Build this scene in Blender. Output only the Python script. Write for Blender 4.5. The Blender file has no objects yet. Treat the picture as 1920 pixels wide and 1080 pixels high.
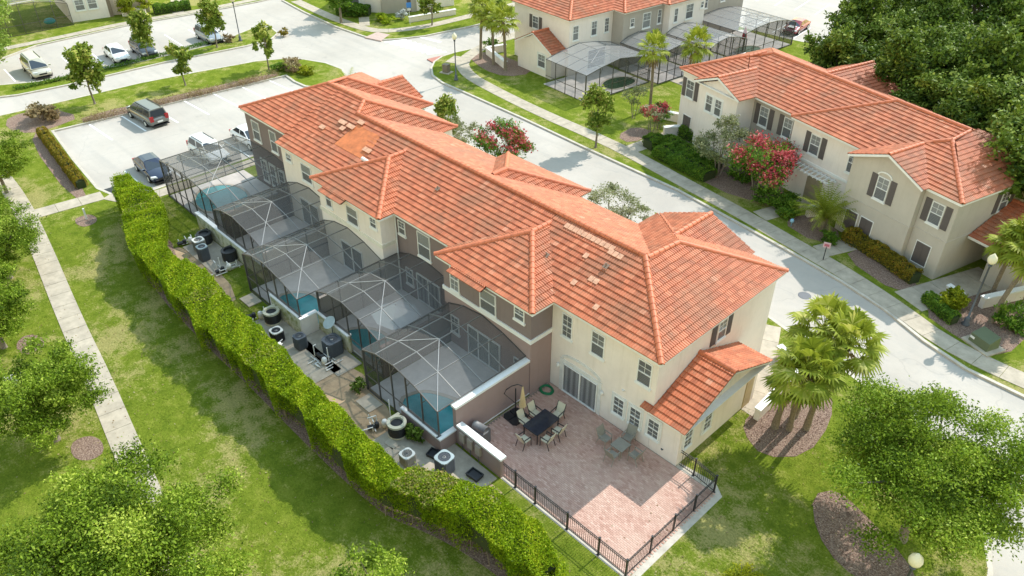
import bpy, math, random
import numpy as np
from mathutils import Vector, Matrix
from mathutils.geometry import tessellate_polygon
random.seed(7); rng = np.random.default_rng(11)
S = bpy.context.scene
COL = S.collection
R = math.radians

# ------------------------------------------------------------------ camera
cam = bpy.data.cameras.new('camera'); co = bpy.data.objects.new('camera', cam); COL.objects.link(co)
cam.sensor_width = 36.0; cam.lens = 1478.0/1920*36; cam.clip_end = 2000; cam.clip_start = .5
pitch, yaw = .6170, 2.3741
F = Vector((math.cos(yaw)*math.cos(pitch), math.sin(yaw)*math.cos(pitch), -math.sin(pitch)))
RT = Vector((math.sin(yaw), -math.cos(yaw), 0)); UP = RT.cross(F)
M = Matrix((RT, UP, -F)).transposed().to_4x4(); M.translation = Vector((0, 0, 30))
co.matrix_world = M
S.camera = co
# ------------------------------------------------------------------ sky, sun, exposure
w = bpy.data.worlds.new("World"); S.world = w; w.use_nodes = True
nt = w.node_tree; bg = nt.nodes['Background']
sky = nt.nodes.new('ShaderNodeTexSky'); sky.sky_type = 'NISHITA'; sky.sun_disc = False
sky.sun_elevation = R(45); sky.sun_rotation = R(1); sky.air_density = 2.8; sky.dust_density = .2; sky.ozone_density = .2
nt.links.new(sky.outputs[0], bg.inputs[0]); bg.inputs[1].default_value = .15
sun = bpy.data.lights.new('sun', 'SUN'); sun.energy = 2.9; sun.angle = R(.55); sun.color = (1.0, .95, .875)
so = bpy.data.objects.new('sun', sun); COL.objects.link(so)
sd = Vector((.02, 1.0, .98)).normalized()
so.rotation_euler = sd.to_track_quat('Z', 'Y').to_euler(); so.location = (0, 60, 60)
S.view_settings.view_transform = 'Standard'; S.view_settings.look = 'None'
S.view_settings.exposure = .88; S.view_settings.gamma = 1; S.view_settings.use_curve_mapping = False

# ------------------------------------------------------------------ materials
MATS = {}
def newmat(name):
    m = bpy.data.materials.new(name); m.use_nodes = True
    MATS[name] = m
    return m, m.node_tree, m.node_tree.nodes['Principled BSDF']
def N(t, typ, **kw):
    n = t.nodes.new(typ)
    for k, v in kw.items(): setattr(n, k, v)
    return n
def noise(t, scale, detail=4, rough=.6, vec=None):
    n = N(t, 'ShaderNodeTexNoise'); n.inputs['Scale'].default_value = scale
    n.inputs['Detail'].default_value = detail; n.inputs['Roughness'].default_value = rough
    if vec: t.links.new(vec, n.inputs['Vector'])
    return n.outputs['Fac']
def ramp(t, fac, stops):
    r = N(t, 'ShaderNodeValToRGB'); t.links.new(fac, r.inputs[0])
    e = r.color_ramp.elements
    while len(e) < len(stops): e.new(.5)
    for i, (p, c) in enumerate(stops):
        e[i].position = p; e[i].color = (c[0], c[1], c[2], 1) if hasattr(c, '__len__') else (c, c, c, 1)
    return r.outputs[0]
def mixc(t, fac, a, b, mode='MIX'):
    n = N(t, 'ShaderNodeMix', data_type='RGBA', blend_type=mode)
    for sock, val in ((n.inputs[0], fac), (n.inputs[6], a), (n.inputs[7], b)):
        if isinstance(val, (int, float)): sock.default_value = val
        elif isinstance(val, tuple): sock.default_value = (*val, 1)
        else: t.links.new(val, sock)
    return n.outputs[2]
def bump(t, b, h, strength=.4, dist=.02):
    n = N(t, 'ShaderNodeBump'); n.inputs['Strength'].default_value = strength; n.inputs['Distance'].default_value = dist
    t.links.new(h, n.inputs['Height']); t.links.new(n.outputs[0], b.inputs['Normal'])
def geo(t):
    return N(t, 'ShaderNodeNewGeometry').outputs['Position']
def attr(t, name='tint'):
    a = N(t, 'ShaderNodeAttribute'); a.attribute_name = name
    return a.outputs['Fac']
def plain(name, c, rough=.6, metal=0, spec=.5, var=.12, scale=3.0):
    m, t, b = newmat(name)
    b.inputs['Roughness'].default_value = rough; b.inputs['Metallic'].default_value = metal
    b.inputs['Specular IOR Level'].default_value = spec
    if var:
        f = noise(t, scale, 5, .65, geo(t))
        lo = tuple(x*(1-var) for x in c); hi = tuple(min(1, x*(1+var)) for x in c)
        t.links.new(ramp(t, f, [(.3, lo), (.7, hi)]), b.inputs['Base Color'])
    else: b.inputs['Base Color'].default_value = (*c, 1)
    return m
def stucco(name, c, stain=.16):
    m, t, b = newmat(name); p = geo(t)
    b.inputs['Roughness'].default_value = .9; b.inputs['Specular IOR Level'].default_value = .2
    f1 = noise(t, .6, 5, .7, p)
    mp = N(t, 'ShaderNodeMapping'); mp.inputs['Scale'].default_value = (2.2, 2.2, .22); t.links.new(p, mp.inputs[0])
    f2 = noise(t, 1.6, 5, .7, mp.outputs[0])
    base = ramp(t, f1, [(.3, tuple(x*.93 for x in c)), (.7, tuple(min(1, x*1.05) for x in c))])
    st = ramp(t, f2, [(.52, 0.0), (.78, 1.0)])
    dirty = tuple(x*y for x, y in zip(c, (.72, .7, .64)))
    k = N(t, 'ShaderNodeMath', operation='MULTIPLY'); k.inputs[1].default_value = stain*2.2; t.links.new(st, k.inputs[0])
    t.links.new(mixc(t, k.outputs[0], base, dirty), b.inputs['Base Color'])
    bump(t, b, noise(t, 45, 3, .6, p), .35, .01)
    return m
def mossy(name, c):
    m = stucco(name, c, .3); t = m.node_tree; b = t.nodes['Principled BSDF']
    cur = b.inputs['Base Color'].links[0].from_socket; p = geo(t)
    sep = N(t, 'ShaderNodeSeparateXYZ'); t.links.new(p, sep.inputs[0])
    f = noise(t, 2.2, 6, .75, p)
    k = ramp(t, f, [(.47, 0.0), (.62, 1.0)])
    t.links.new(mixc(t, k, cur, (.30, .29, .10)), b.inputs['Base Color'])
    return m
def tilemat(name, randsrc):
    m, t, b = newmat(name); p = geo(t)
    b.inputs['Roughness'].default_value = .62; b.inputs['Specular IOR Level'].default_value = .4
    if randsrc == 'attr': r = attr(t)
    else: r = N(t, 'ShaderNodeObjectInfo').outputs['Random']
    col = ramp(t, r, [(0, (.38, .098, .042)), (.35, (.48, .132, .058)), (.75, (.56, .162, .073)), (.99, (.60, .20, .10)), (1, (.62, .28, .17))])
    f1 = noise(t, .33, 5, .7, p)
    weather = ramp(t, f1, [(.47, 0.0), (.64, 1.0)])
    f2 = noise(t, 7, 4, .7, p)
    col = mixc(t, ramp(t, f2, [(.35, 0.0), (.75, .42)]), col, (.38, .16, .08))
    k = N(t, 'ShaderNodeMath', operation='MULTIPLY'); k.inputs[1].default_value = .62; t.links.new(weather, k.inputs[0])
    col = mixc(t, k.outputs[0], col, (.29, .135, .075))
    mp = N(t, 'ShaderNodeMapping'); mp.inputs['Scale'].default_value = (2.6, .45, .45); t.links.new(p, mp.inputs[0])
    stk = ramp(t, noise(t, 1.2, 6, .75, mp.outputs[0]), [(.53, 0.0), (.72, .55)])
    col = mixc(t, stk, col, (.25, .12, .065))
    gr = ramp(t, noise(t, .9, 6, .8, p), [(.60, 0.0), (.74, .5)])
    col = mixc(t, gr, col, (.30, .235, .15))
    t.links.new(col, b.inputs['Base Color'])
    bump(t, b, noise(t, 60, 3, .6, p), .25, .006)
    return m
def leafmat(name, dark, light, hot=None, trans=.35):
    m, t, b = newmat(name)
    r = attr(t)
    st = [(0, dark), (.7, light)] + ([(1, hot)] if hot else [])
    col = ramp(t, r, st)
    t.links.new(col, b.inputs['Base Color']); b.inputs['Roughness'].default_value = .5
    b.inputs['Specular IOR Level'].default_value = .12
    tr = N(t, 'ShaderNodeBsdfTranslucent'); t.links.new(col, tr.inputs[0])
    mx = N(t, 'ShaderNodeMixShader'); mx.inputs[0].default_value = trans
    t.links.new(b.outputs[0], mx.inputs[1]); t.links.new(tr.outputs[0], mx.inputs[2])
    t.links.new(mx.outputs[0], t.nodes['Material Output'].inputs[0])
    return m

CREAM = stucco('cream_stucco', (.82, .735, .675))
TAUPE = stucco('taupe_stucco', (.24, .19, .185))
ROSE = stucco('rose_taupe_stucco', (.345, .25, .235))
OLIVE = stucco('olive_beige_stucco', (.53, .475, .41))
GREY = stucco('grey_beige_stucco', (.42, .375, .33))
MOSS = mossy('mossy_cream_stucco', (.66, .62, .46))
WHITE = plain('white_trim', (.80, .79, .77), .5, var=.05)
TILE = tilemat('clay_tile', 'attr'); TILE1 = tilemat('clay_tile_single', 'obj')
RIDGE = plain('ridge_tile_clay', (.54, .155, .07), .6, var=.22, scale=4)
ROOFD = plain('roof_underlay', (.16, .055, .035), .8)
ORANGE = plain('orange_underlay', (.56, .165, .055), .7, var=.25, scale=2.5)
PALE = plain('pale_new_tile', (.62, .33, .21), .7, var=.3, scale=6)
MORTAR = plain('pale_mortar', (.60, .42, .34), .8)
CONC = plain('sidewalk_concrete', (.42, .365, .285), .85, var=.22, scale=1.3)
KERBM = plain('kerb_concrete', (.50, .455, .385), .85, var=.18, scale=2)
PAD = plain('pad_concrete', (.40, .345, .27), .9, var=.22, scale=1.5)
DECK = plain('pool_deck', (.74, .67, .62), .85, var=.15, scale=1.2)
PAINT = plain('road_paint', (.84, .84, .82), .7, var=.1, scale=6)
IRON = plain('black_iron', (.02, .02, .022), .4, var=0)
BRONZE = plain('bronze_aluminium', (.11, .10, .092), .35, .3, var=0)
MIDB = plain('grey_aluminium', (.24, .235, .225), .4, .2, var=0)
ALU = plain('pale_aluminium', (.42, .41, .395), .4, .2, var=0)
BLACKP = plain('black_plastic', (.02, .021, .024), .45, var=0)
DGREY = plain('dark_grey_metal', (.085, .095, .11), .5, var=.1)
BGREY = plain('blue_grey_metal', (.30, .36, .37), .5, var=.08)
LGREY = plain('light_grey_metal', (.62, .62, .58), .5, var=.08)
PVC = plain('white_pvc', (.75, .74, .70), .5, var=.05)
BARK = plain('grey_bark', (.20, .165, .125), .9, var=.3, scale=9)
PALMBARK = plain('palm_bark', (.21, .165, .115), .95, var=.35, scale=12)
MULCHM = None
SHUT = plain('brown_grey_shutter', (.115, .095, .09), .7, var=.08)
FABRIC = plain('beige_sling', (.60, .54, .40), .8, var=.06)
UMB = plain('tan_canvas', (.66, .52, .31), .85, var=.07)
WUMB = plain('white_canvas', (.80, .77, .74), .85, var=.04)
TGLASS = plain('smoked_glass_top', (.022, .026, .038), .12, var=.3, scale=5)
TAUPEF = plain('taupe_furniture', (.27, .25, .21), .7, var=.1)
GREENH = plain('green_rubber', (.01, .19, .075), .45, var=0)
RUBBER = plain('tyre_rubber', (.018, .018, .018), .8, var=0)
CARGLASS = plain('car_glass', (.03, .04, .05), .06, spec=.9, var=0)
LAMPG = plain('cream_globe', (.80, .72, .50), .3, var=0)
REDL = plain('red_lens', (.35, .012, .015), .2, var=0)
CLEARL = plain('clear_lens', (.7, .72, .75), .15, var=0)
BLUE = plain('sign_blue', (.05, .22, .60), .5, var=0)
TURQ = plain('pool_inner', (.03, .38, .40), .5, var=0)
DIRT = plain('sandy_soil', (.36, .26, .16), .95, var=.25, scale=2.5)
STONE = plain('pale_gravel', (.45, .36, .28), .9, var=.3, scale=8)
BOXG = plain('green_utility_paint', (.11, .135, .07), .5, var=.06)

def glassmat(name, c, tr):
    m, t, b = newmat(name); b.inputs['Base Color'].default_value = (*c, 1); b.inputs['Roughness'].default_value = .05
    b.inputs['Specular IOR Level'].default_value = .8
    x = N(t, 'ShaderNodeBsdfTransparent'); mx = N(t, 'ShaderNodeMixShader'); mx.inputs[0].default_value = tr
    t.links.new(b.outputs[0], mx.inputs[1]); t.links.new(x.outputs[0], mx.inputs[2])
    t.links.new(mx.outputs[0], t.nodes['Material Output'].inputs[0]); return m
GLASS = glassmat('window_glass', (.035, .042, .055), .76)
def blindmat(name, a, b_, horizontal=True, scale=22):
    m, t, b = newmat(name); p = geo(t); sep = N(t, 'ShaderNodeSeparateXYZ'); t.links.new(p, sep.inputs[0])
    src = sep.outputs[2]
    if not horizontal:
        ad = N(t, 'ShaderNodeMath', operation='ADD'); t.links.new(sep.outputs[0], ad.inputs[0]); t.links.new(sep.outputs[1], ad.inputs[1]); src = ad.outputs[0]
    k = N(t, 'ShaderNodeMath', operation='MULTIPLY'); k.inputs[1].default_value = scale*6.28; t.links.new(src, k.inputs[0])
    s = N(t, 'ShaderNodeMath', operation='SINE'); t.links.new(k.outputs[0], s.inputs[0])
    r = N(t, 'ShaderNodeMapRange'); r.inputs[1].default_value = -1; t.links.new(s.outputs[0], r.inputs[0])
    t.links.new(mixc(t, r.outputs[0], a, b_), b.inputs['Base Color']); b.inputs['Roughness'].default_value = .8
    return m
BLIND = blindmat('white_blind', (.62, .61, .58), (.42, .41, .40), True, 10)
DARKB = blindmat('grey_blind', (.46, .46, .465), (.28, .28, .285), True, 10)
CURT = blindmat('grey_curtain', (.74, .74, .76), (.34, .34, .36), False, 2.6)
PALEP = plain('pale_shade', (.66, .66, .64), .8, var=.03)

def screenmat(name, c, tr):
    m, t, b = newmat(name)
    b.inputs['Base Color'].default_value = (*c, 1); b.inputs['Roughness'].default_value = .45; b.inputs['Specular IOR Level'].default_value = .3
    x = N(t, 'ShaderNodeBsdfTransparent'); mx = N(t, 'ShaderNodeMixShader'); mx.inputs[0].default_value = tr
    f = noise(t, .8, 3, .6, geo(t)); r = N(t, 'ShaderNodeMapRange'); r.inputs[3].default_value = tr-.06; r.inputs[4].default_value = tr+.06
    t.links.new(f, r.inputs[0]); t.links.new(r.outputs[0], mx.inputs[0])
    t.links.new(b.outputs[0], mx.inputs[1]); t.links.new(x.outputs[0], mx.inputs[2])
    t.links.new(mx.outputs[0], t.nodes['Material Output'].inputs[0]); return m
SCREEN = screenmat('insect_screen', (.13, .127, .12), .60)  # roof mesh lighter than the sides, sky brightness put into its colour
SIDESCREEN = screenmat('insect_screen_side', (.05, .05, .048), .56)

def watermat():
    m, t, b = newmat('pool_water'); p = geo(t)
    f = noise(t, .55, 4, .6, p)
    t.links.new(ramp(t, f, [(.3, (.02, .22, .24)), (.7, (.06, .42, .45))]), b.inputs['Base Color'])
    b.inputs['Roughness'].default_value = .06; b.inputs['Specular IOR Level'].default_value = .6
    bump(t, b, noise(t, 3.5, 3, .6, p), .12, .03); return m
WATER = watermat()
def grassmat(name='lawn_grass', blades=False):
    m, t, b = newmat(name); p = geo(t)
    f1 = noise(t, .16, 6, .65, p); f2 = noise(t, 1.1, 6, .75, p); f3 = noise(t, 9, 4, .8, p); f4 = noise(t, 42, 2, .7, p)
    g = ramp(t, f2, [(.28, (.10, .16, .014)), (.5, (.21, .27, .028)), (.72, (.35, .375, .065))])
    a = N(t, 'ShaderNodeMath', operation='MULTIPLY_ADD'); t.links.new(f2, a.inputs[0]); a.inputs[1].default_value = .55; t.links.new(f1, a.inputs[2])
    a2 = N(t, 'ShaderNodeMath', operation='MULTIPLY_ADD'); t.links.new(f3, a2.inputs[0]); a2.inputs[1].default_value = .42; t.links.new(a.outputs[0], a2.inputs[2])
    a3 = N(t, 'ShaderNodeMath', operation='MULTIPLY'); t.links.new(a2.outputs[0], a3.inputs[0]); a3.inputs[1].default_value = .7
    dry = ramp(t, a3.outputs[0], [(.695, 0.0), (.775, .72)])
    c = mixc(t, dry, g, (.56, .46, .21))
    c = mixc(t, ramp(t, f3, [(.30, .55), (.60, 0.0)]), c, (.085, .125, .013))
    c = mixc(t, ramp(t, f4, [(.38, .45), (.58, 0.0)]), c, (.07, .10, .012))
    t.links.new(c, b.inputs['Base Color']); b.inputs['Roughness'].default_value = .95; b.inputs['Specular IOR Level'].default_value = .03
    if blades:
        mr = N(t, 'ShaderNodeMapRange'); mr.inputs[3].default_value = .55; mr.inputs[4].default_value = 1.75; t.links.new(attr(t), mr.inputs[0])
        sc = N(t, 'ShaderNodeVectorMath', operation='SCALE'); t.links.new(c, sc.inputs[0]); t.links.new(mr.outputs[0], sc.inputs['Scale']); t.links.new(sc.outputs[0], b.inputs['Base Color'])
        return m
    s = N(t, 'ShaderNodeMath', operation='ADD'); t.links.new(f3, s.inputs[0]); t.links.new(f4, s.inputs[1])
    bump(t, b, s.outputs[0], .9, .05); return m
GRASS = grassmat(); BLADE = grassmat('grass_blade', True)
def roadmat():
    m, t, b = newmat('pale_road'); p = geo(t)
    f1 = noise(t, .12, 5, .6, p); f2 = noise(t, 1.4, 6, .75, p); f3 = noise(t, 60, 2, .6, p)
    c = ramp(t, f1, [(.35, (.43, .39, .34)), (.65, (.52, .475, .42))])
    c = mixc(t, ramp(t, f2, [(.50, 0.0), (.75, .35)]), c, (.33, .33, .32))
    c = mixc(t, ramp(t, f3, [(.35, .18), (.6, 0.0)]), c, (.2, .2, .19))
    oil = N(t, 'ShaderNodeTexVoronoi'); oil.inputs['Scale'].default_value = .34; oil.inputs['Randomness'].default_value = 1
    d2 = N(t, 'ShaderNodeVectorMath', operation='ADD'); nn = N(t, 'ShaderNodeTexNoise'); nn.inputs['Scale'].default_value = 2.5; t.links.new(p, nn.inputs['Vector']); t.links.new(p, d2.inputs[0]); t.links.new(nn.outputs['Color'], d2.inputs[1]); t.links.new(d2.outputs[0], oil.inputs['Vector'])
    c = mixc(t, ramp(t, oil.outputs['Distance'], [(.0, .34), (.14, 0.0)]), c, (.20, .195, .18))
    mp = N(t, 'ShaderNodeMapping'); mp.inputs['Scale'].default_value = (.06, .9, 1); mp.inputs['Rotation'].default_value = (0, 0, .08); t.links.new(p, mp.inputs[0])
    c = mixc(t, ramp(t, noise(t, 1.0, 4, .6, mp.outputs[0]), [(.5, 0.0), (.72, .30)]), c, (.31, .30, .28))
    wv = N(t, 'ShaderNodeTexVoronoi', feature='DISTANCE_TO_EDGE'); wv.inputs['Scale'].default_value = .09
    nz = N(t, 'ShaderNodeTexNoise'); nz.inputs['Scale'].default_value = .8; t.links.new(p, nz.inputs['Vector'])
    add = N(t, 'ShaderNodeVectorMath', operation='ADD'); t.links.new(p, add.inputs[0]); t.links.new(nz.outputs['Color'], add.inputs[1]); t.links.new(add.outputs[0], wv.inputs['Vector'])
    c = mixc(t, ramp(t, wv.outputs['Distance'], [(.0, .22), (.0025, 0.0)]), c, (.18, .18, .17))
    t.links.new(c, b.inputs['Base Color']); b.inputs['Roughness'].default_value = .9; b.inputs['Specular IOR Level'].default_value = .2
    bump(t, b, f3, .3, .01); return m
ROAD = roadmat()
def mulchmat():
    m, t, b = newmat('bark_mulch'); p = geo(t)
    f = noise(t, 14, 6, .8, p); g = noise(t, 1.3, 4, .6, p)
    c = ramp(t, f, [(.3, (.06, .032, .026)), (.46, (.17, .10, .075)), (.62, (.42, .31, .24))])
    c = mixc(t, ramp(t, g, [(.45, 0.0), (.75, .4)]), c, (.30, .21, .15))
    t.links.new(c, b.inputs['Base Color']); b.inputs['Roughness'].default_value = .95
    bump(t, b, f, 1.0, .06); return m
MULCH = mulchmat()
def pavermat():
    m, t, b = newmat('clay_paver'); p = geo(t)
    c = ramp(t, attr(t), [(0, (.38, .205, .155)), (.5, (.51, .31, .245)), (1, (.63, .43, .35))])
    c = mixc(t, ramp(t, noise(t, .5, 4, .6, p), [(.4, 0.0), (.75, .5)]), c, (.62, .46, .37))
    t.links.new(c, b.inputs['Base Color']); b.inputs['Roughness'].default_value = .85
    bump(t, b, noise(t, 50, 3, .6, p), .3, .005); return m
PAVER = pavermat()
def paint(name, c, metal=.0):
    m, t, b = newmat(name); b.inputs['Base Color'].default_value = (*c, 1); b.inputs['Metallic'].default_value = metal
    b.inputs['Roughness'].default_value = .3; b.inputs['Coat Weight'].default_value = .8; b.inputs['Coat Roughness'].default_value = .06
    return m

L_HEDGE = leafmat('hedge_leaf', (.075, .135, .004), (.27, .385, .010), (.50, .53, .03), .36)
L_OAK = leafmat('oak_leaf', (.055, .10, .010), (.225, .335, .024), (.46, .54, .09), .32)
L_OAK2 = leafmat('pale_oak_leaf', (0.128, 0.210, 0.030), (0.289, 0.405, 0.068), (0.510, 0.540, 0.180), .35)
L_MAG = leafmat('magnolia_leaf', (0.090, 0.152, 0.019), (0.243, 0.320, 0.040), (0.612, 0.576, 0.160), .25)
L_FOR = leafmat('forest_leaf', (.030, .062, .012), (.145, .22, .026), (.36, .44, .10), .28)
L_PALM = leafmat('palm_leaf', (.13, .175, .012), (.35, .40, .045), (.64, .60, .20), .35)
L_BUSH = leafmat('shrub_leaf', (0.048, 0.112, 0.014), (0.144, 0.266, 0.025), (0.288, 0.392, 0.042), .3)
L_RUST = leafmat('rusty_hedge_leaf', (0.117, 0.096, 0.013), (0.286, 0.240, 0.022), (0.468, 0.240, 0.044), .3)
L_RED = leafmat('red_flower', (.36, .05, .06), (.60, .11, .12), (.74, .30, .28), .25)
L_PALE = leafmat('pale_myrtle_leaf', (.16, .18, .07), (.33, .35, .17), (.55, .52, .36), .3)
L_DRY = leafmat('dry_grass_leaf', (.20, .13, .06), (.36, .27, .14), (.46, .40, .24), .3)
CHIP = leafmat('bark_chip', (.06, .03, .025), (.24, .15, .11), (.58, .46, .36), .0)
L_DRYH = leafmat('dry_hedge_leaf', (.16, .20, .03), (.34, .34, .10), (.50, .34, .14), .3)
L_YEL = leafmat('yellow_shrub_leaf', (.12, .16, .01), (.36, .40, .02), (.55, .52, .03), .35)

# ------------------------------------------------------------------ mesh helpers
def rootloc(o):
    l = Vector((0, 0, 0))
    while o is not None: l = l + Vector(o.location); o = o.parent
    return l
class MB:
    def __init__(s): s.v = []; s.f = []; s.m = []; s.t = []
    def add(s, pts, faces, mi=0, t=.5):
        n = len(s.v); s.v += [tuple(p) for p in pts]
        for f in faces: s.f.append(tuple(n+i for i in f)); s.m.append(mi); s.t.append(t)
    def poly(s, pts, mi=0, t=.5): s.add(pts, [tuple(range(len(pts)))], mi, t)
    def box(s, x0, x1, y0, y1, z0, z1, mi=0, t=.5):
        s.add([(x0, y0, z0), (x1, y0, z0), (x1, y1, z0), (x0, y1, z0), (x0, y0, z1), (x1, y0, z1), (x1, y1, z1), (x0, y1, z1)],
              [(3, 2, 1, 0), (4, 5, 6, 7), (0, 1, 5, 4), (1, 2, 6, 5), (2, 3, 7, 6), (3, 0, 4, 7)], mi, t)
    def bar(s, p, q, wd, ht=None, mi=0, up=(0, 0, 1)):
        ht = ht or wd; p = Vector(p); q = Vector(q); d = (q-p)
        if d.length < 1e-6: return
        d.normalize(); u = Vector(up)
        if abs(d.dot(u)) > .98: u = Vector((1, 0, 0))
        a = d.cross(u).normalized(); b = a.cross(d).normalized(); a *= wd/2; b *= ht/2
        s.add([p-a-b, p+a-b, p+a+b, p-a+b, q-a-b, q+a-b, q+a+b, q-a+b],
              [(3, 2, 1, 0), (4, 5, 6, 7), (0, 1, 5, 4), (1, 2, 6, 5), (2, 3, 7, 6), (3, 0, 4, 7)], mi)
    def tube(s, pts, rad, n=8, mi=0, caps=True):
        pts = [Vector(p) for p in pts]; rad = rad if hasattr(rad, '__len__') else [rad]*len(pts)
        base = len(s.v); ref = Vector((.37, .21, .9))
        for i, p in enumerate(pts):
            d = (pts[min(i+1, len(pts)-1)]-pts[max(i-1, 0)]).normalized()
            a = d.cross(ref).normalized(); b = d.cross(a)
            for k in range(n):
                an = 2*math.pi*k/n; s.v.append(tuple(p+(a*math.cos(an)+b*math.sin(an))*rad[i]))
        for i in range(len(pts)-1):
            for k in range(n):
                s.f.append((base+i*n+k, base+i*n+(k+1) % n, base+(i+1)*n+(k+1) % n, base+(i+1)*n+k)); s.m.append(mi); s.t.append(.5)
        if caps:
            s.f.append(tuple(base+k for k in range(n))); s.m.append(mi); s.t.append(.5)
            s.f.append(tuple(base+(len(pts)-1)*n+k for k in reversed(range(n)))); s.m.append(mi); s.t.append(.5)
    def lathe(s, prof, c=(0, 0, 0), n=16, mi=0):
        base = len(s.v)
        for r, z in prof:
            for k in range(n):
                a = 2*math.pi*k/n; s.v.append((c[0]+r*math.cos(a), c[1]+r*math.sin(a), c[2]+z))
        for i in range(len(prof)-1):
            for k in range(n):
                s.f.append((base+i*n+k, base+i*n+(k+1) % n, base+(i+1)*n+(k+1) % n, base+(i+1)*n+k)); s.m.append(mi); s.t.append(.5)
        s.f.append(tuple(base+(len(prof)-1)*n+k for k in range(n))); s.m.append(mi); s.t.append(.5)
        s.f.append(tuple(base+k for k in reversed(range(n)))); s.m.append(mi); s.t.append(.5)
    def prism(s, poly, z0, z1, mi=0, top=True, bottom=False):
        n = len(poly); b = len(s.v)
        s.v += [(p[0], p[1], z0) for p in poly]+[(p[0], p[1], z1) for p in poly]
        for i in range(n):
            j = (i+1) % n; s.f.append((b+i, b+j, b+n+j, b+n+i)); s.m.append(mi); s.t.append(.5)
        if top:
            tris = tessellate_polygon([[Vector((p[0], p[1], 0)) for p in poly]])
            for tr in tris:
                a, c, d = [Vector((poly[i][0], poly[i][1])) for i in tr]
                if (c-a).cross(d-a) < 0: tr = (tr[0], tr[2], tr[1])
                s.f.append(tuple(b+n+i for i in tr)); s.m.append(mi); s.t.append(.5)
    def mesh(s, name, mats, off=None, smooth=False):
        me = bpy.data.meshes.new(name)
        v = s.v if off is None or off.length == 0 else [(a-off.x, b-off.y, c-off.z) for a, b, c in s.v]
        me.from_pydata(v, [], s.f)
        for m in (mats if isinstance(mats, (list, tuple)) else [mats]): me.materials.append(m)
        me.polygons.foreach_set('material_index', s.m)
        if smooth: me.polygons.foreach_set('use_smooth', [True]*len(s.f))
        a = me.attributes.new('tint', 'FLOAT', 'FACE'); a.data.foreach_set('value', s.t)
        me.update(); return me
    def build(s, name, mats, parent=None, smooth=False, rel=True):
        off = rootloc(parent) if (parent is not None and rel) else None
        return link(name, s.mesh(name, mats, off, smooth), parent)
def link(name, me, parent=None):
    o = bpy.data.objects.new(name, me); COL.objects.link(o)
    if parent is not None: o.parent = parent
    return o
def tag(o, label, cat, group=None):
    o['label'] = label; o['category'] = cat
    if group: o['group'] = group
    return o
def thing(name, label, cat, loc=(0, 0, 0), rz=0, group=None):
    o = bpy.data.objects.new(name, None); COL.objects.link(o); o.location = loc; o.rotation_euler = (0, 0, rz)
    o.empty_display_size = .3
    return tag(o, label, cat, group)
def struct(o): o['kind'] = 'structure'; return o
def sgroup(name):
    o = bpy.data.objects.new(name, None); COL.objects.link(o); o['kind'] = 'structure'; return o
def copy_tree(o, parent=None):
    c = o.copy(); COL.objects.link(c); c.parent = parent
    for ch in [x for x in o.children]: copy_tree(ch, c)
    return c
def dup(o, loc, rz=0, label=None, sc=None, group=None):
    c = copy_tree(o); c.location = loc; c.rotation_euler = (0, 0, rz)
    if sc: c.scale = (sc, sc, sc) if not hasattr(sc, '__len__') else sc
    if label: c['label'] = label
    if group: c['group'] = group
    return c

# ------------------------------------------------------------------ ground
g = MB(); g.poly([(-1500, -1500, -.16), (1500, -1500, -.16), (1500, 1500, -.16), (-1500, 1500, -.16)])
struct(g.build('ground', GRASS))
g = MB(); g.prism([(-125, -20), (8, -20), (8, 52), (-6, 60), (-25, 120), (-125, 120)], -.2, -.12)
struct(g.build('road', ROAD))
def offs(poly, d, closed=True):
    out = []; n = len(poly)
    for i in range(n):
        p = Vector(poly[i]); a = Vector(poly[(i-1) % n]) if (closed or i > 0) else None; b = Vector(poly[(i+1) % n]) if (closed or i < n-1) else None
        ns = []
        if a is not None and (p-a).length > 1e-6: e = (p-a).normalized(); ns.append(Vector((e.y, -e.x)))
        if b is not None and (b-p).length > 1e-6: e = (b-p).normalized(); ns.append(Vector((e.y, -e.x)))
        m = sum(ns, Vector((0, 0))); m.normalize()
        k = 1/max(.4, m.dot(ns[0])); out.append(tuple(p+m*d*k))
    return out
def smooth(poly, it=2, closed=True):
    for _ in range(it):
        out = []; n = len(poly)
        for i in range(n if closed else n-1):
            a = Vector(poly[i]); b = Vector(poly[(i+1) % n]); out += [tuple(a*.75+b*.25), tuple(a*.25+b*.75)]
        if not closed: out = [poly[0]]+out[1:-1]+[poly[-1]]
        poly = out
    return poly
def strip(mb, line, w0, w1, z0, z1, closed=False, mi=0):
    a = offs(line, w0, closed); b = offs(line, w1, closed); n = len(line)
    for i in range(n if closed else n-1):
        j = (i+1) % n
        mb.add([(*a[i], z0), (*a[j], z0), (*b[j], z0), (*b[i], z0), (*a[i], z1), (*a[j], z1), (*b[j], z1), (*b[i], z1)],
               [(4, 5, 6, 7), (0, 1, 5, 4), (3, 7, 6, 2), (2, 1, 0, 3)], mi)
def lawn(name, poly, kerb=True, z=0.0):
    g = MB(); g.prism(poly, -.15, z); o = struct(g.build(name, GRASS))
    if kerb:
        k = MB(); strip(k, poly, -.04, .18, -.14, z+.012, True); struct(k.build('kerb', KERBM))
    return o
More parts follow.
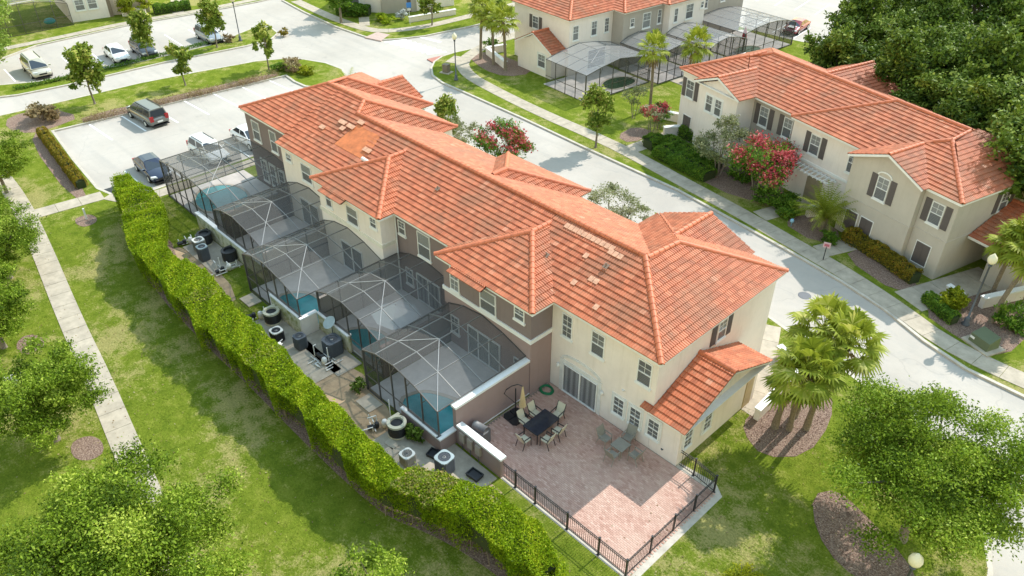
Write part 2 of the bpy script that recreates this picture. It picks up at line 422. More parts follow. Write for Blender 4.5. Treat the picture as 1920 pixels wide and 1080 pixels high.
I1 = [(-60, 15.8), (-60, 38.5), (-59.4, 40.3), (-57.8, 41.4), (-55, 41.8), (-45, 41.7), (-36, 41.2), (-28, 40.4), (-22, 39.6), (-17.4, 38.8), (-15.4, 38.3), (-11, 37.3), (-7, 36.0),
      (-4, 34.3), (-1.8, 32), (-.6, 29.5), (.2, 26), (.8, 20), (1.2, -18), (-90, -18), (-86.5, 5), (-84.6, 14.1), (-84.1, 20), (-83.7, 27), (-82.6, 33), (-81.3, 39.1), (-80, 41.5), (-78.2, 43.2),
      (-75.5, 44.3), (-72.6, 44.5), (-70.2, 43.3), (-69.2, 41.6), (-69.6, 40.0), (-71.1, 39.1), (-73, 39.0), (-75.3, 39.3), (-76.4, 28), (-77.6, 16.3), (-70, 15.5), (-63.4, 15.0)]
I1 = I1[::-1]
def ccw(poly):
    a = sum(poly[i][0]*poly[(i+1) % len(poly)][1]-poly[(i+1) % len(poly)][0]*poly[i][1] for i in range(len(poly)))
    return poly if a > 0 else poly[::-1]
lawn('lawn', ccw(I1))
I2 = [(-66.2, 51.8), (-64.4, 50.5), (-62, 49.9), (-58, 49.8), (-50, 49.5), (-41, 48.9), (-31, 48.4), (-24, 47.3), (-19.2, 46.5), (-15.7, 45.8), (-12.4, 44.9), (-9.3, 43.5), (-6.5, 42.7), (-3, 42.6), (8, 43.5),
      (8, 52), (-6, 60), (-25, 108), (-37.5, 108), (-37.5, 89.5), (-44.5, 88.4), (-61.5, 88.2), (-66.5, 88), (-66.9, 70), (-67.4, 61), (-68.2, 57), (-68.2, 55), (-67.5, 53.3)]
lawn('lawn', ccw(I2))
I3 = [(-100.5, 16), (-104.0, 23.3), (-104.3, 34), (-103.2, 42), (-102.4, 51), (-103, 70), (-124, 70), (-124, 16)]
lawn('lawn', ccw(I3))
I4 = [(-100.6, 53.9), (-94, 53.1), (-86, 52.6), (-80.2, 52.9), (-78.0, 53.4), (-76.8, 55), (-75.4, 58.2), (-74.4, 64.3), (-73.7, 72), (-73.5, 110), (-101, 110)]
lawn('lawn', ccw(I4))
I5 = [(-90.3, 14.5), (-89.2, 17), (-88.6, 21.5), (-88.2, 31.9), (-86.9, 41), (-87.2, 44.4), (-88.6, 46), (-91, 46.4), (-92.4, 45.2), (-91.3, 42), (-89.9, 40.2), (-89.9, 30), (-91.2, 22.5), (-91.5, 19.6), (-94, 15)]
lawn('grass_median', ccw(I5))
# sidewalks made of separate slabs
WALKQ = []
def walk(name, line, width, seg=1.5, mat=CONC, z=.03):
    par = sgroup(name); pts = [Vector(p) for p in line]; cum = [0]
    for a, b in zip(pts, pts[1:]): cum.append(cum[-1]+(b-a).length)
    n = max(1, round(cum[-1]/seg)); st = cum[-1]/n
    a_, b_ = offs(line, -width/2, False), offs(line, width/2, False)
    def at(side, d):
        for i in range(len(cum)-1):
            if d <= cum[i+1]+1e-6:
                k = (d-cum[i])/max(1e-6, cum[i+1]-cum[i]); return Vector(side[i]).lerp(Vector(side[i+1]), k)
        return Vector(side[-1])
    for i in range(n):
        d0 = i*st+.012; d1 = (i+1)*st-.012; m = MB(); zz = z+random.uniform(-.004, .004)
        q = [at(a_, d0), at(b_, d0), at(b_, d1), at(a_, d1)]
        q = ccw([tuple(x) for x in q]); WALKQ.append(q); m.prism(q, -.05, zz); m.build('slab', mat, par)
walk('sidewalk', smooth([(-72.5, 10.2), (-65.8, 9.9), (-58, 8.9), (-47, 7.2), (-40, 6.3), (-33.5, 5.3), (-26, 4.2), (-12, 2.6)], 1, False), 1.35)
walk('sidewalk', [(-62.5, 9.9), (-61.9, 14.9)], 1.5)
walk('sidewalk', [(-61.6, 15.2), (-59.2, 16.4), (-59.0, 22), (-59.0, 38)], 1.25)
walk('sidewalk', smooth([(-68.3, 72), (-67.9, 62), (-66.9, 58.5), (-65.2, 55), (-62, 53.2), (-58, 52.4), (-50, 51.5), (-41, 51.1), (-37, 50.6), (-30.5, 49.5), (-25, 48.6), (-20.2, 47.6), (-15.4, 46.6), (-11.2, 45.2), (-8.8, 44.2), (-5, 43.7), (4, 44.5)], 1, False), 1.45)
walk('sidewalk', [(-67.0, 55.0), (-65.6, 55.6)], 2.2)
walk('garden_path', [(-38.3, 51.2), (-37.7, 56.6)], 1.5)
walk('garden_path', [(-24.2, 49.3), (-22.7, 54.0)], 1.5)
walk('garden_path', [(-18.6, 48.0), (-17.5, 50.6)], 1.5)
walk('garden_path', [(-11.7, 46.6), (-11.0, 48.4), (-9.0, 53.6)], 2.3)
walk('sidewalk', smooth([(-105.2, 18), (-105.0, 26), (-105.2, 34.6), (-103.6, 44), (-103.4, 54)], 1, False), 1.2)
walk('garden_path', [(-104.2, 40.8), (-112, 44)], 1.4)
walk('sidewalk', smooth([(-99, 54.9), (-90, 54.2), (-83.5, 54.3), (-80.6, 55.0), (-78.9, 57.6), (-77.6, 62), (-77.2, 80)], 1, False), 1.4)
walk('garden_path', [(-83.5, 55.2), (-86.5, 57.2)], 1.3)
walk('garden_path', [(-16.6, 38.0), (-15.0, 34.6), (-13.7, 30.6)], 1.5)
m = MB(); m.prism([(-16.2, 30.6), (-12.95, 30.35), (-13.3, 35.6), (-16.2, 35.6)], -.05, .022); struct(m.build('entry_slab', CONC))
# ramps and markings
m = MB(); m.prism(ccw([(-68.8, 53.2), (-66.9, 52.9), (-66.6, 54.9), (-68.5, 55.4)]), -.12, -.02); struct(m.build('kerb_ramp', plain('red_ramp', (.42, .18, .14), .8)))
m = MB(); m.prism(ccw([(-79.8, 52.6), (-77.4, 53.2), (-78.6, 55.4), (-80.4, 54.8)]), -.12, .018); struct(m.build('kerb_ramp', plain('pink_ramp', (.48, .36, .31), .8)))
def stripe(par, a, b, wd=.17, z=-.112):
    m = MB(); a = Vector(a); b = Vector(b); d = (b-a).normalized(); n = Vector((-d.y, d.x))*wd/2
    m.poly([(*(a-n), z), (*(b-n), z), (*(b+n), z), (*(a+n), z)]); return m.build('stripe', PAINT, par)
mk = sgroup('parking_markings')
for i in range(8):
    x0 = -77.2+i*.21; y0 = 18.0+i*3.05-.0
    stripe(mk, (-77.0+i*.22, 19.4+i*2.98), (-72.0+i*.22, 19.6+i*2.98))
for y in (17.9, 20.85, 23.8, 26.75, 29.7, 32.6): stripe(mk, (-65.2, y), (-60.3, y))
for i in range(9): stripe(mk, (-98.3+i*.1, 18.3+i*2.95), (-93.5+i*.22, 18.0+i*2.95), .14)
for i in range(5): stripe(mk, (-53+i*2.9, 89.5), (-53.6+i*2.9, 94.6), .14)
for i in range(5): stripe(mk, (-56+i*2.9, 100), (-57+i*2.9, 106), .14)
cw = sgroup('zebra_crossing')
for i in range(9):
    t = i/8; stripe(cw, (-76.9+t*6.6, 53.4+t*1.0), (-76.0+t*6.6, 55.9+t*.6), .42)
stripe(cw, (-75.9, 57.6), (-72.4, 58.2), .45)
m = MB(); m.lathe([(.42, 0), (.42, .012), (.36, .014)], (-16.7, 42.6, -.12), 24); o = m.build('manhole_cover', DGREY); tag(o, 'round iron manhole cover in the pale street beside the near house', 'manhole cover')
m = MB(); m.box(-62.95, -61.75, 15.35, 16.35, -.13, -.05)
m2 = m.build('drain_grate', BLACKP); tag(m2, 'square dark drain grate at the corner of the parking lot', 'drain')

# mulch beds
BEDS = []
def bed(name, poly, mat=MULCH, z=.016, s=1):
    m = MB(); BEDS.append(smooth(ccw(poly), s)); m.prism(BEDS[-1], -.02, z); return struct(m.build(name, mat))
bed('mulch_bed', [(-13.2, 30.2), (-12.7, 29.0), (-11.0, 28.2), (-9.5, 29.9), (-9.8, 33.0), (-10.9, 35.2), (-12.8, 35.6), (-12.8, 33)])
bed('mulch_bed', [(-8.1, 27.8), (-7.4, 29.0), (-6.0, 28.6), (-4.2, 27.9), (-2.6, 27.0), (-2.0, 25.2), (-3.6, 25.2), (-5.2, 25.0), (-6.9, 26.0)])
bed('mulch_bed', [(-57, 15.2), (-52.6, 13.2), (-46, 12.25), (-38, 12.1), (-34, 12.2), (-28, 12.1), (-23.8, 12.15), (-21.2, 12.35), (-19, 13.2), (-17, 13.7), (-13.6, 14.1), (-12.8, 15.2), (-18, 15.4), (-21, 14), (-34, 14), (-46, 14.2), (-53, 16.2)])
for q in [(-46.2, 4.6), (-35.3, 3.9), (-58.8, 12.5)]:
    bed('mulch_bed', [(q[0]+1.1*math.cos(a)*random.uniform(.8, 1.15), q[1]+.75*math.sin(a)) for a in [i*math.pi/4 for i in range(8)]])
bed('mulch_bed', [(-84, 14.5), (-83.2, 18), (-79, 19.5), (-78.2, 16.8), (-78.2, 14.6), (-81, 13.4)])
bed('mulch_bed', [(-79.0, 15.6), (-62.8, 14.3), (-62.9, 12.9), (-76, 14.0)])
bed('mulch_bed', [(-77.2, 19), (-76.2, 29), (-75.4, 38.6), (-76.8, 38.6), (-77.8, 29), (-79, 19.5)], L := MULCH)
bed('mulch_bed', [(-37.3, 51.9), (-24.9, 50.2), (-23.9, 54.2), (-30, 56), (-36.9, 57.2)])
bed('mulch_bed', [(-22.9, 49.8), (-19.2, 48.8), (-18.2, 51.2), (-21.6, 52.6)])
bed('mulch_bed', [(-17.2, 48.6), (-12.3, 46.9), (-11.9, 49.4), (-16.8, 50.8)])
bed('mulch_bed', [(-10.9, 46.2), (-7.6, 45.0), (-5.4, 44.8), (-5.0, 50), (-8.0, 52.6), (-9.8, 50)])
bed('mulch_bed', [(-66.2, 57.0), (-62, 55.4), (-58.6, 55.6), (-57.4, 58.4), (-60, 59.8), (-66, 60)])
bed('mulch_bed', [(-41.0, 52.6), (-39.0, 52.2), (-38.9, 55.8), (-41.2, 55.6)])
bed('sandy_soil', [(-50.5, 14.6), (-44, 14.6), (-41, 15.4), (-44.5, 16.5), (-50.5, 16.2)], DIRT, .012)
bed('sandy_soil', [(-33.5, 14.4), (-25.8, 14.2), (-25.2, 16.2), (-28.8, 17.2), (-30.8, 17.4), (-32.5, 16.6)], DIRT, .012)
bed('sandy_soil', [(-19.6, 15.6), (-18.2, 15.4), (-18.0, 17.2), (-19.6, 17.2)], DIRT, .012)

# ------------------------------------------------------------------ roof tiles
TW, TE = .31, .355
PROF = [(0, .004), (.14, .034), (.36, .034), (.5, .004), (.64, .034), (.86, .034), (1, .004)]
def clip_interval(P, v):
    xs = []
    n = len(P)
    for i in range(n):
        a, b = P[i], P[(i+1) % n]
        if abs(a[1]-b[1]) < 1e-9:
            if abs(a[1]-v) < 1e-6: xs += [a[0], b[0]]
            continue
        k = (v-a[1])/(b[1]-a[1])
        if -1e-6 <= k <= 1+1e-6: xs.append(a[0]+(b[0]-a[0])*k)
    return (min(xs), max(xs)) if len(xs) >= 2 and max(xs)-min(xs) > 1e-5 else (None if not xs else (min(xs), max(xs)))
def face_frame(pts):
    p = [Vector(q) for q in pts]; u = (p[1]-p[0]).normalized(); n = None
    for q in p[2:]:
        c = u.cross(q-p[0])
        if c.length > .1: n = c.normalized(); break
    if n.z < 0: n = -n
    v = n.cross(u).normalized()
    return p[0], u, v, n
SINGLES = []
def tile_face(mb, pts, collect=None, over=.05, skip=None):
    """courses of separate barrel tiles on one convex face; pts[0]->pts[1] runs along the eave"""
    o, u, v, n = face_frame(pts)
    P = [((Vector(q)-o).dot(u), (Vector(q)-o).dot(v)) for q in pts]
    if min(q[1] for q in P) < -.01*10: pass
    vmax = max(q[1] for q in P); vmin = min(q[1] for q in P); umin = min(q[0] for q in P); umax = max(q[0] for q in P)
    rows = int(math.ceil((vmax-vmin)/TE-1e-3)); c0 = int(math.floor(umin/TW)); c1 = int(math.ceil(umax/TW))
    for r in range(rows):
        vb = vmin+r*TE; vt = min(vb+TE, vmax)
        ib = clip_interval(P, vb+1e-4); it = clip_interval(P, vt-1e-4)
        if not ib or not it: continue
        vbo = vb-over if r == 0 else vb-.03
        for c in range(c0, c1+1):
            a = c*TW; b = a+TW
            if b <= min(ib[0], it[0]) or a >= max(ib[1], it[1]): continue
            full = a >= max(ib[0], it[0])-1e-6 and b <= min(ib[1], it[1])+1e-6 and vt-vb > TE-.01
            jl = random.uniform(-.006, .008); ti = random.random()
            if skip and skip(o+u*(a+TW/2)+v*(vb+TE/2)): continue
            if full and collect is not None:
                collect.append((o+u*a+v*vb, u, v, n, r == 0)); continue
            bt = []; tp = []; lo = []
            for f, h in PROF:
                x = a+f*TW
                xb = min(max(x, ib[0]), ib[1]); xt = min(max(x, it[0]), it[1])
                bt.append(o+u*xb+v*vbo+n*(.075+h+jl)); tp.append(o+u*xt+v*(vt)+n*(.018+h)); lo.append(o+u*xb+v*vbo+n*(.012))
            base = len(mb.v); k = len(PROF)
            mb.v += [tuple(q) for q in bt+tp+lo]
            for i in range(k-1):
                mb.f.append((base+i, base+i+1, base+k+i+1, base+k+i)); mb.m.append(0); mb.t.append(ti)
                mb.f.append((base+2*k+i, base+2*k+i+1, base+i+1, base+i)); mb.m.append(0); mb.t.append(ti)
def single_tile_mesh():
    mb = MB(); bt = []; tp = []; lo = []
    for f, h in PROF:
        x = f*TW; bt.append((x, -.03, .075+h)); tp.append((x, TE, .018+h)); lo.append((x, -.03, .012))
    k = len(PROF); mb.v = bt+tp+lo
    for i in range(k-1):
        mb.f += [(i, i+1, k+i+1, k+i), (2*k+i, 2*k+i+1, i+1, i)]; mb.m += [0, 0]; mb.t += [.5, .5]
    return mb.mesh('tile', TILE1)
TILEMESH = single_tile_mesh()
def ridge_piece_mesh():
    mb = MB(); L = .40
    prof = [(-.15, -.03), (-.13, .045), (-.07, .10), (0, .12), (.07, .10), (.13, .045), (.15, -.03)]
    a = [(x*1.07, -.03, z+.022) for x, z in prof]; b = [(x*.95, L, z) for x, z in prof]; k = len(prof)
    mb.v = a+b+[(x*.8, -.03, z*.6) for x, z in prof]
    for i in range(k-1):
        mb.f.append((i+1, i, k+i, k+i+1)); mb.m.append(0); mb.t.append(.5)
        mb.f.append((2*k+i+1, 2*k+i, i, i+1)); mb.m.append(0); mb.t.append(.5)
    return mb
RP = ridge_piece_mesh(); RMESH = RP.mesh('ridge_tile', RIDGE)
def ridge_frames(p, q):
    p = Vector(p); q = Vector(q); d = q-p; n = max(1, int(round(d.length/.38))); L = d.length/n; d.normalize()
    a = d.cross(Vector((0, 0, 1))).normalized(); b = a.cross(d).normalized()
    out = []
    for i in range(n):
        M = Matrix((a, d, b)).transposed().to_4x4(); M.translation = p+d*(i*L)+b*.05; out.append(M)
    return out
def ridges(parent, lines, single=True, budget=300):
    stuff = MB(); cnt = 0
    for p, q in lines:
        for M in ridge_frames(p, q):
            if single and cnt < budget:
                o = link('ridge_tile', RMESH, parent); o.matrix_world = Matrix.Translation(-rootloc(parent)) @ M; o.matrix_local = Matrix.Translation(-rootloc(parent)) @ M; cnt += 1
            else: stuff.add([M @ Vector(v) for v in RP.v], RP.f)
    if stuff.v:
        o = stuff.build('ridge_tiles', RIDGE, parent); o['kind'] = 'stuff'
def clipz(poly): return poly

# ------------------------------------------------------------------ wall frames, windows, doors
class FR:
    """wall plane: origin o, u along the wall (to the right seen from outside), n outwards"""
    def __init__(s, x, y, ang, nrm=None):
        s.o = Vector((x, y, 0)); s.u = Vector((math.cos(ang), math.sin(ang), 0)); s.n = Vector((s.u.y, -s.u.x, 0))
    def p(s, a, z, d): return s.o+s.u*a+s.n*d+Vector((0, 0, z))
    def box(s, mb, a0, a1, z0, z1, d0, d1, mi=0):
        c = [s.p(a0, z0, d1), s.p(a1, z0, d1), s.p(a1, z0, d0), s.p(a0, z0, d0), s.p(a0, z1, d1), s.p(a1, z1, d1), s.p(a1, z1, d0), s.p(a0, z1, d0)]
        mb.add(c, [(3, 2, 1, 0), (4, 5, 6, 7), (0, 1, 5, 4), (1, 2, 6, 5), (2, 3, 7, 6), (3, 0, 4, 7)], mi)
def window(par, fr, a0, a1, z0, z1, blind=BLIND, lower=DARKB, muntin='top', sill=True, shutters=False, surround=None, arch=False):
    fw = .055; m = MB(); zm = z0+(z1-z0)*.5
    fr.box(m, a0, a1, z1-fw, z1, 0, .07); fr.box(m, a0, a1, z0, z0+fw, 0, .07)
    fr.box(m, a0, a0+fw, z0+fw, z1-fw, 0, .07); fr.box(m, a1-fw, a1, z0+fw, z1-fw, 0, .07)
    fr.box(m, a0+fw, a1-fw, zm-.025, zm+.025, 0, .075)
    def munt(za, zb):
        am = (a0+a1)/2; zz = (za+zb)/2
        fr.box(m, am-.011, am+.011, za, zb, .045, .058); fr.box(m, a0+fw, am-.011, zz-.011, zz+.011, .045, .058); fr.box(m, am+.011, a1-fw, zz-.011, zz+.011, .045, .058)
    if muntin in ('top', 'both'): munt(zm+.025, z1-fw)
    if muntin == 'both': munt(z0+fw, zm-.025)
    wn = m.build('window', WHITE, par)
    for (za, zb, bm) in ((zm+.025, z1-fw, blind), (z0+fw, zm-.025, lower)):
        g = MB(); fr.box(g, a0+fw, a1-fw, za, zb, .004, .012); g.build('blind', bm, wn)
        g = MB(); fr.box(g, a0+fw, a1-fw, za, zb, .030, .038); g.build('pane', GLASS, wn)
    if sill:
        g = MB(); fr.box(g, a0-.06, a1+.06, z0-.13, z0-.003, 0, .10); g.build('sill', WHITE, wn)
    if surround:
        g = MB(); w_ = .13
        fr.box(g, a0-w_, a0-.004, z0-.14, z1+w_, 0, .035); fr.box(g, a1+.004, a1+w_, z0-.14, z1+w_, 0, .035)
        fr.box(g, a0-.002, a1+.002, z1+.004, z1+w_, 0, .035)
        if not sill: fr.box(g, a0-.002, a1+.002, z0-.14, z0-.004, 0, .035)
        g.build('surround', surround, wn)
    if shutters:
        for s0, s1 in ((a0-.52, a0-.07), (a1+.07, a1+.52)):
            g = MB(); fr.box(g, s0, s1, z0-.04, z1+.04, 0, .045)
            for i in range(14):
                zz = z0+.03+i*(z1-z0-.06)/14; fr.box(g, s0+.06, s1-.06, zz, zz+.05, .045, .058)
            g.build('shutter', SHUT, wn)
    return wn
def board(par, fr, a0, a1, z0, z1):
    """window closed with dark shutter boards"""
    m = MB(); f = .05
    fr.box(m, a0-f, a1+f, z1, z1+f, 0, .05); fr.box(m, a0-f, a1+f, z0-f, z0, 0, .07); fr.box(m, a0-f, a0, z0, z1, 0, .05); fr.box(m, a1, a1+f, z0, z1, 0, .05)
    wn = m.build('window', WHITE, par); am = (a0+a1)/2
    for s0, s1 in ((a0, am-.006), (am+.006, a1)):
        g = MB(); fr.box(g, s0, s1, z0, z1, 0, .035); g.build('shutter_board', SHUT, wn)
def slider(par, fr, a0, a1, z0, z1, curtain=CURT, n=2):
    m = MB(); f = .06
    fr.box(m, a0, a1, z1-f, z1, 0, .09); fr.box(m, a0, a1, z0, z0+f, 0, .12); fr.box(m, a0, a0+f, z0+f, z1-f, 0, .09); fr.box(m, a1-f, a1, z0+f, z1-f, 0, .09)
    for i in range(1, n):
        am = a0+(a1-a0)*i/n; fr.box(m, am-.04, am+.04, z0+f, z1-f, 0, .085)
    d = m.build('sliding_door', WHITE, par)
    for i in range(n):
        s0 = a0+(a1-a0)*i/n+(.04 if i else f); s1 = a0+(a1-a0)*(i+1)/n-(.04 if i < n-1 else f)
        g = MB(); fr.box(g, s0, s1, z0+f, z1-f, .005, .014); g.build('curtain', curtain, d)
        g = MB(); fr.box(g, s0, s1, z0+f, z1-f, .035, .044); g.build('pane', GLASS, d)
    return d
def wallbox(par, name, poly, z0, z1, mat):
    m = MB(); m.prism(ccw(poly), z0, z1); return m.build(name, mat, par)
def rect(x0, y0, x1, y1): return [(x0, y0), (x1, y0), (x1, y1), (x0, y1)]
def fascia(par, line, z=5.95, mat=WHITE, h=.17, closed=False):
    m = MB(); strip(m, line, -.02, .03, z-h, z-.01, closed); return m.build('fascia', mat, par)

# ================================================================== building A : the near terrace
E = 5.95
A = thing('terraced_house_row', 'long orange-roofed terrace with cream and taupe walls in the middle, behind the brick patio', 'building', (-36, 29, 0))
wallbox(A, 'wall', rect(-22.36, 24.55, -15.45, 35.05), -.1, 5.82, CREAM)
wallbox(A, 'wall', rect(-29.42, 22.95, -22.38, 33.0), 3.80, 5.82, TAUPE)
wallbox(A, 'wall', rect(-29.42, 22.95, -22.38, 33.0), -.1, 3.80, ROSE)
wallbox(A, 'wall', rect(-35.34, 24.12, -29.44, 33.0), -.1, 5.82, TAUPE)
wallbox(A, 'wall', rect(-42.24, 22.95, -35.36, 33.0), -.1, 5.82, CREAM)
wallbox(A, 'wall', rect(-48.9, 24.12, -42.26, 34.6), -.1, 5.82, CREAM)
wallbox(A, 'wall', rect(-55.9, 25.12, -48.92, 34.6), -.1, 6.1, TAUPE)
wallbox(A, 'wall', rect(-35.85, 33.0, -28.9, 34.15), -.1, 5.82, OLIVE)
wallbox(A, 'wall', rect(-53.2, 34.62, -48.7, 36.45), -.1, 5.9, CREAM)
def gable_wall(par, fr, a0, a1, z0, zpk, th, mat):
    m = MB(); am = (a0+a1)/2
    f = [fr.p(a0, z0, 0), fr.p(a1, z0, 0), fr.p(am, zpk, 0)]; b = [fr.p(a0, z0, -th), fr.p(a1, z0, -th), fr.p(am, zpk, -th)]
    m.add(f+b, [(0, 1, 2), (3, 5, 4), (0, 2, 5, 3), (1, 4, 5, 2)]); return m.build('gable_wall', mat, par)

RZ = 7.83; RY = 28.6
def hipbay(x0, x1, yf, zpk, yback, sgn=-1):
    """hip-ended wing with its ridge along y; yf = eave of the hip end; sgn -1: hip end faces -y"""
    xm = (x0+x1)/2; d = (x1-x0)/2; ya = yf-sgn*d
    ap = (xm, ya, zpk); bk = (xm, yback, zpk)
    f = [[(x0, yf, E), (x1, yf, E), ap], [(x1, yf, E), (x1, yback, E), bk, ap], [(x0, yback, E), (x0, yf, E), ap, bk]]
    return f, [((x1, yf, E), ap), ((x0, yf, E), ap), (ap, bk)]
faces = []; rl = []
# main rear planes
faces.append(('n', [(-25.9, 24.25, E), (-15.16, 24.25, E), (-19.75, 28.6, RZ), (-25.9, 28.6, RZ)]))
faces.append(('n', [(-49.0, 23.85, E), (-25.9, 23.85, E), (-25.9, 28.6, RZ), (-45.3, 28.6, RZ), (-46.1, 29.75, 8.27), (-49.0, 29.75, 8.27)]))
faces.append(('n', [(-55.7, 24.75, 6.31), (-49.0, 24.75, 6.31), (-49.0, 29.75, 8.27), (-50.7, 29.75, 8.27)]))
# front plane
faces.append(('f', [(-15.3, 33.35, E), (-46, 33.35, E), (-46, 28.6, RZ), (-19.75, 28.6, RZ)]))
rl += [((-19.75, 28.6, RZ), (-45.3, 28.6, RZ)), ((-15.16, 24.25, E), (-19.75, 28.6, RZ)), ((-45.3, 28.6, RZ), (-46.1, 29.75, 8.27)), ((-46.1, 29.75, 8.27), (-50.7, 29.75, 8.27))]
# near cross wing
B_ = (-19.45, 31.1, 7.70)
faces.append(('n', [(-15.16, 24.25, E), (-15.16, 35.36, E), B_, (-19.6, 28.6, 7.74)]))
faces.append(('f', [(-15.16, 35.36, E), (-23.8, 35.36, E), B_]))
faces.append(('f', [(-23.8, 35.36, E), (-23.8, 28.6, E), (-19.6, 28.6, 7.74), B_]))
rl += [((-19.65, 28.7, 7.74), B_), ((-15.16, 35.36, E), B_)]
# front gable of near wing
def gable(xm, hw, y0, y1, z):
    return [('f', [(xm+hw, y0, E), (xm+hw, y1, E), (xm, y1, z), (xm, y0, z)]), ('f', [(xm-hw, y1, E), (xm-hw, y0, E), (xm, y0, z), (xm, y1, z)])], [((xm, y0, z), (xm, y1, z))]
fs, l = gable(-20.5, 3.05, 31.9, 35.75, 7.2); faces += fs; rl += l
# bays on the garden side
for x0, x1 in ((-29.71, -22.04), (-42.52, -35.06)):
    fs, l = hipbay(x0, x1, 22.68, 5.95+(x1-x0)/2*.405, 28.4); faces += [('n', f) for f in fs]; rl += l
# front hip bay
fs, l = hipbay(-36.15, -28.6, 34.5, 7.47, 29.6, 1)
fs = [[fs[0][1], fs[0][0], fs[0][2]], [fs[1][1], fs[1][0], fs[1][3], fs[1][2]], [fs[2][1], fs[2][0], fs[2][3], fs[2][2]]]
faces += [('f', f) for f in fs]; rl += l
# far wing
L0 = (-50.7, 29.75, 8.27); L1 = (-46.1, 29.75, 8.27)
faces.append(('f', [(-42.06, 33.35, E), (-42.06, 34.93, E), L1, (-45.3, 28.6, RZ)]))
faces.append(('f', [(-42.06, 34.93, E), (-55.7, 34.93, E), L0, L1]))
faces.append(('f', [(-55.7, 34.93, E), (-55.7, 24.75, 6.31), L0]))
rl += [((-42.06, 34.93, E), L1), ((-55.7, 24.75, 6.31), L0)]
B2 = (-51.5, 31.8, 7.95)
faces.append(('f', [(-46.6, 30, E), (-46.6, 36.3, E), B2, (-51.5, 30, 7.95)]))
faces.append(('f', [(-46.6, 36.3, E), (-56.3, 36.3, E), B2]))
faces.append(('f', [(-56.3, 36.3, E), (-56.3, 30, E), (-51.5, 30, 7.95), B2]))
rl += [((-46.6, 36.3, E), B2), (B2, (-51.1, 29.8, 8.1))]
fs, l = gable(-50.9, 2.5, 33.2, 36.75, 6.97); faces += fs; rl += l
# small dropped eaves over the bay windows
for x0, x1 in ((-41.0, -38.4), (-28.2, -25.4)):
    faces.append(('n', [(x0, 22.25, 5.79), (x1, 22.25, 5.79), (x1, 22.70, 5.965), (x0, 22.70, 5.965)]))
# lower wing roof at the near end
WE = 2.75; WR = 4.33
faces.append(('w', [(-15.43, 24.22, WE), (-13.28, 24.22, WE), (-13.28, 28.05, WR), (-15.43, 28.05, WR)]))
faces.append(('w', [(-13.28, 31.9, WE), (-15.43, 31.9, WE), (-15.43, 28.05, WR), (-13.28, 28.05, WR)]))
faces.append(('w', [(-16.0, 24.22, WE), (-15.44, 24.22, WE), (-15.44, 24.56, WE+.14), (-16.0, 24.56, WE+.14)]))
rl = [((-13.28, 28.05, WR), (-15.43, 28.05, WR))]+rl
ro = MB()
for _, f in faces: ro.poly(f)
roof = ro.build('roof', ROOFD, A)
tb = MB(); coll = []
def orange_hole(p): return (-42.6 < p.x < -39.9 and 26.6 < p.y < 28.15) or (-41.6 < p.x < -40.2 and 25.5 < p.y <= 26.7)
for k, f in faces:
    tile_face(tb, f, coll if k == 'w' else None, skip=None if k != 'n' else (lambda p: -40.6 > p.x > -44.2 and 25.9 < p.y < 27.7 and (p.x+p.y*.9) < -17.6 and p.z > 6.7))
# the nearest full tiles are parts of their own
near = []
tile_list = []
cam_p = Vector((0, 0, 30))
for (p, u, v, n, first) in coll: tile_list.append((p, u, v, n))
tb2 = MB(); extra = []
o_, u_, v_, n_ = face_frame(faces[0][1])
for (p, u, v, n) in tile_list[:300]:
    M = Matrix((u, v, n)).transposed().to_4x4(); M.translation = p-rootloc(A)
    t_ = link('tile', TILEMESH, A); t_.matrix_local = M
for (p, u, v, n) in tile_list[300:]:
    M = Matrix((u, v, n)).transposed().to_4x4(); M.translation = p
    tb.add([M @ Vector(q.co) for q in TILEMESH.vertices], [tuple(f.vertices) for f in TILEMESH.polygons], 0, random.random())
o = tb.build('roof_tiles', TILE, A); o['kind'] = 'stuff'
ridges(A, rl, True, 298)
print('single tiles', len(tile_list))
# bare underlay patch, loose pale tiles, mortar
def on_rear(x, y, dz=.0): return (x, y, 5.95+(y-23.85)*.4168+dz)
m = MB(); m.poly([on_rear(-44.3, 25.8, .03), on_rear(-40.7, 25.8, .03), on_rear(-41.6, 27.8, .03), on_rear(-44.3, 27.8, .03)]); m.build('underlay_patch', ORANGE, A)
for (x, y) in ((-41.7, 26.45), (-44.9, 27.4), (-45.2, 27.0), (-45.9, 27.4), (-44.4, 28.0), (-46.9, 26.4)):
    m = MB(); a = on_rear(x, y, .115); m.bar(a, (a[0]+.31*random.uniform(1, 3), a[1]+random.uniform(-.03, .03), a[2]), .34, .035, up=(0, -.4, 1)); m.build('loose_tile', PALE, A)
def pl(x, y, dz=.112): return (x, y, 5.95+(y-24.25)*.432+dz)
for (x0, y, n) in ((-24.9, 28.1, 11), (-21.6, 27.9, 3), (-21.35, 26.15, 2), (-22.0, 25.55, 1), (-20.0, 25.0, 1), (-22.6, 27.1, 1)):
    for i in range(n):
        m = MB(); a = pl(x0+i*.32, y-(.0 if n < 5 else i*.0)); m.bar(a, (a[0]+.29, a[1], a[2]), .33, .03, up=(0, -.42, 1)); m.build('pale_tile', PALE, A)
m = MB(); m.lathe([(.16, 0), (.15, .12), (.22, .14), (.2, .2)], on_rear(-39.6, 26.0, .05), 10); m.build('roof_vent', WHITE, A)
m = MB(); a = on_rear(-40.9, 25.75, .16); m.tube([a, (a[0]+.9, a[1]-.05, a[2]+.02)], [.14, .11], 8); m.build('tarp_roll', WHITE, A, True)
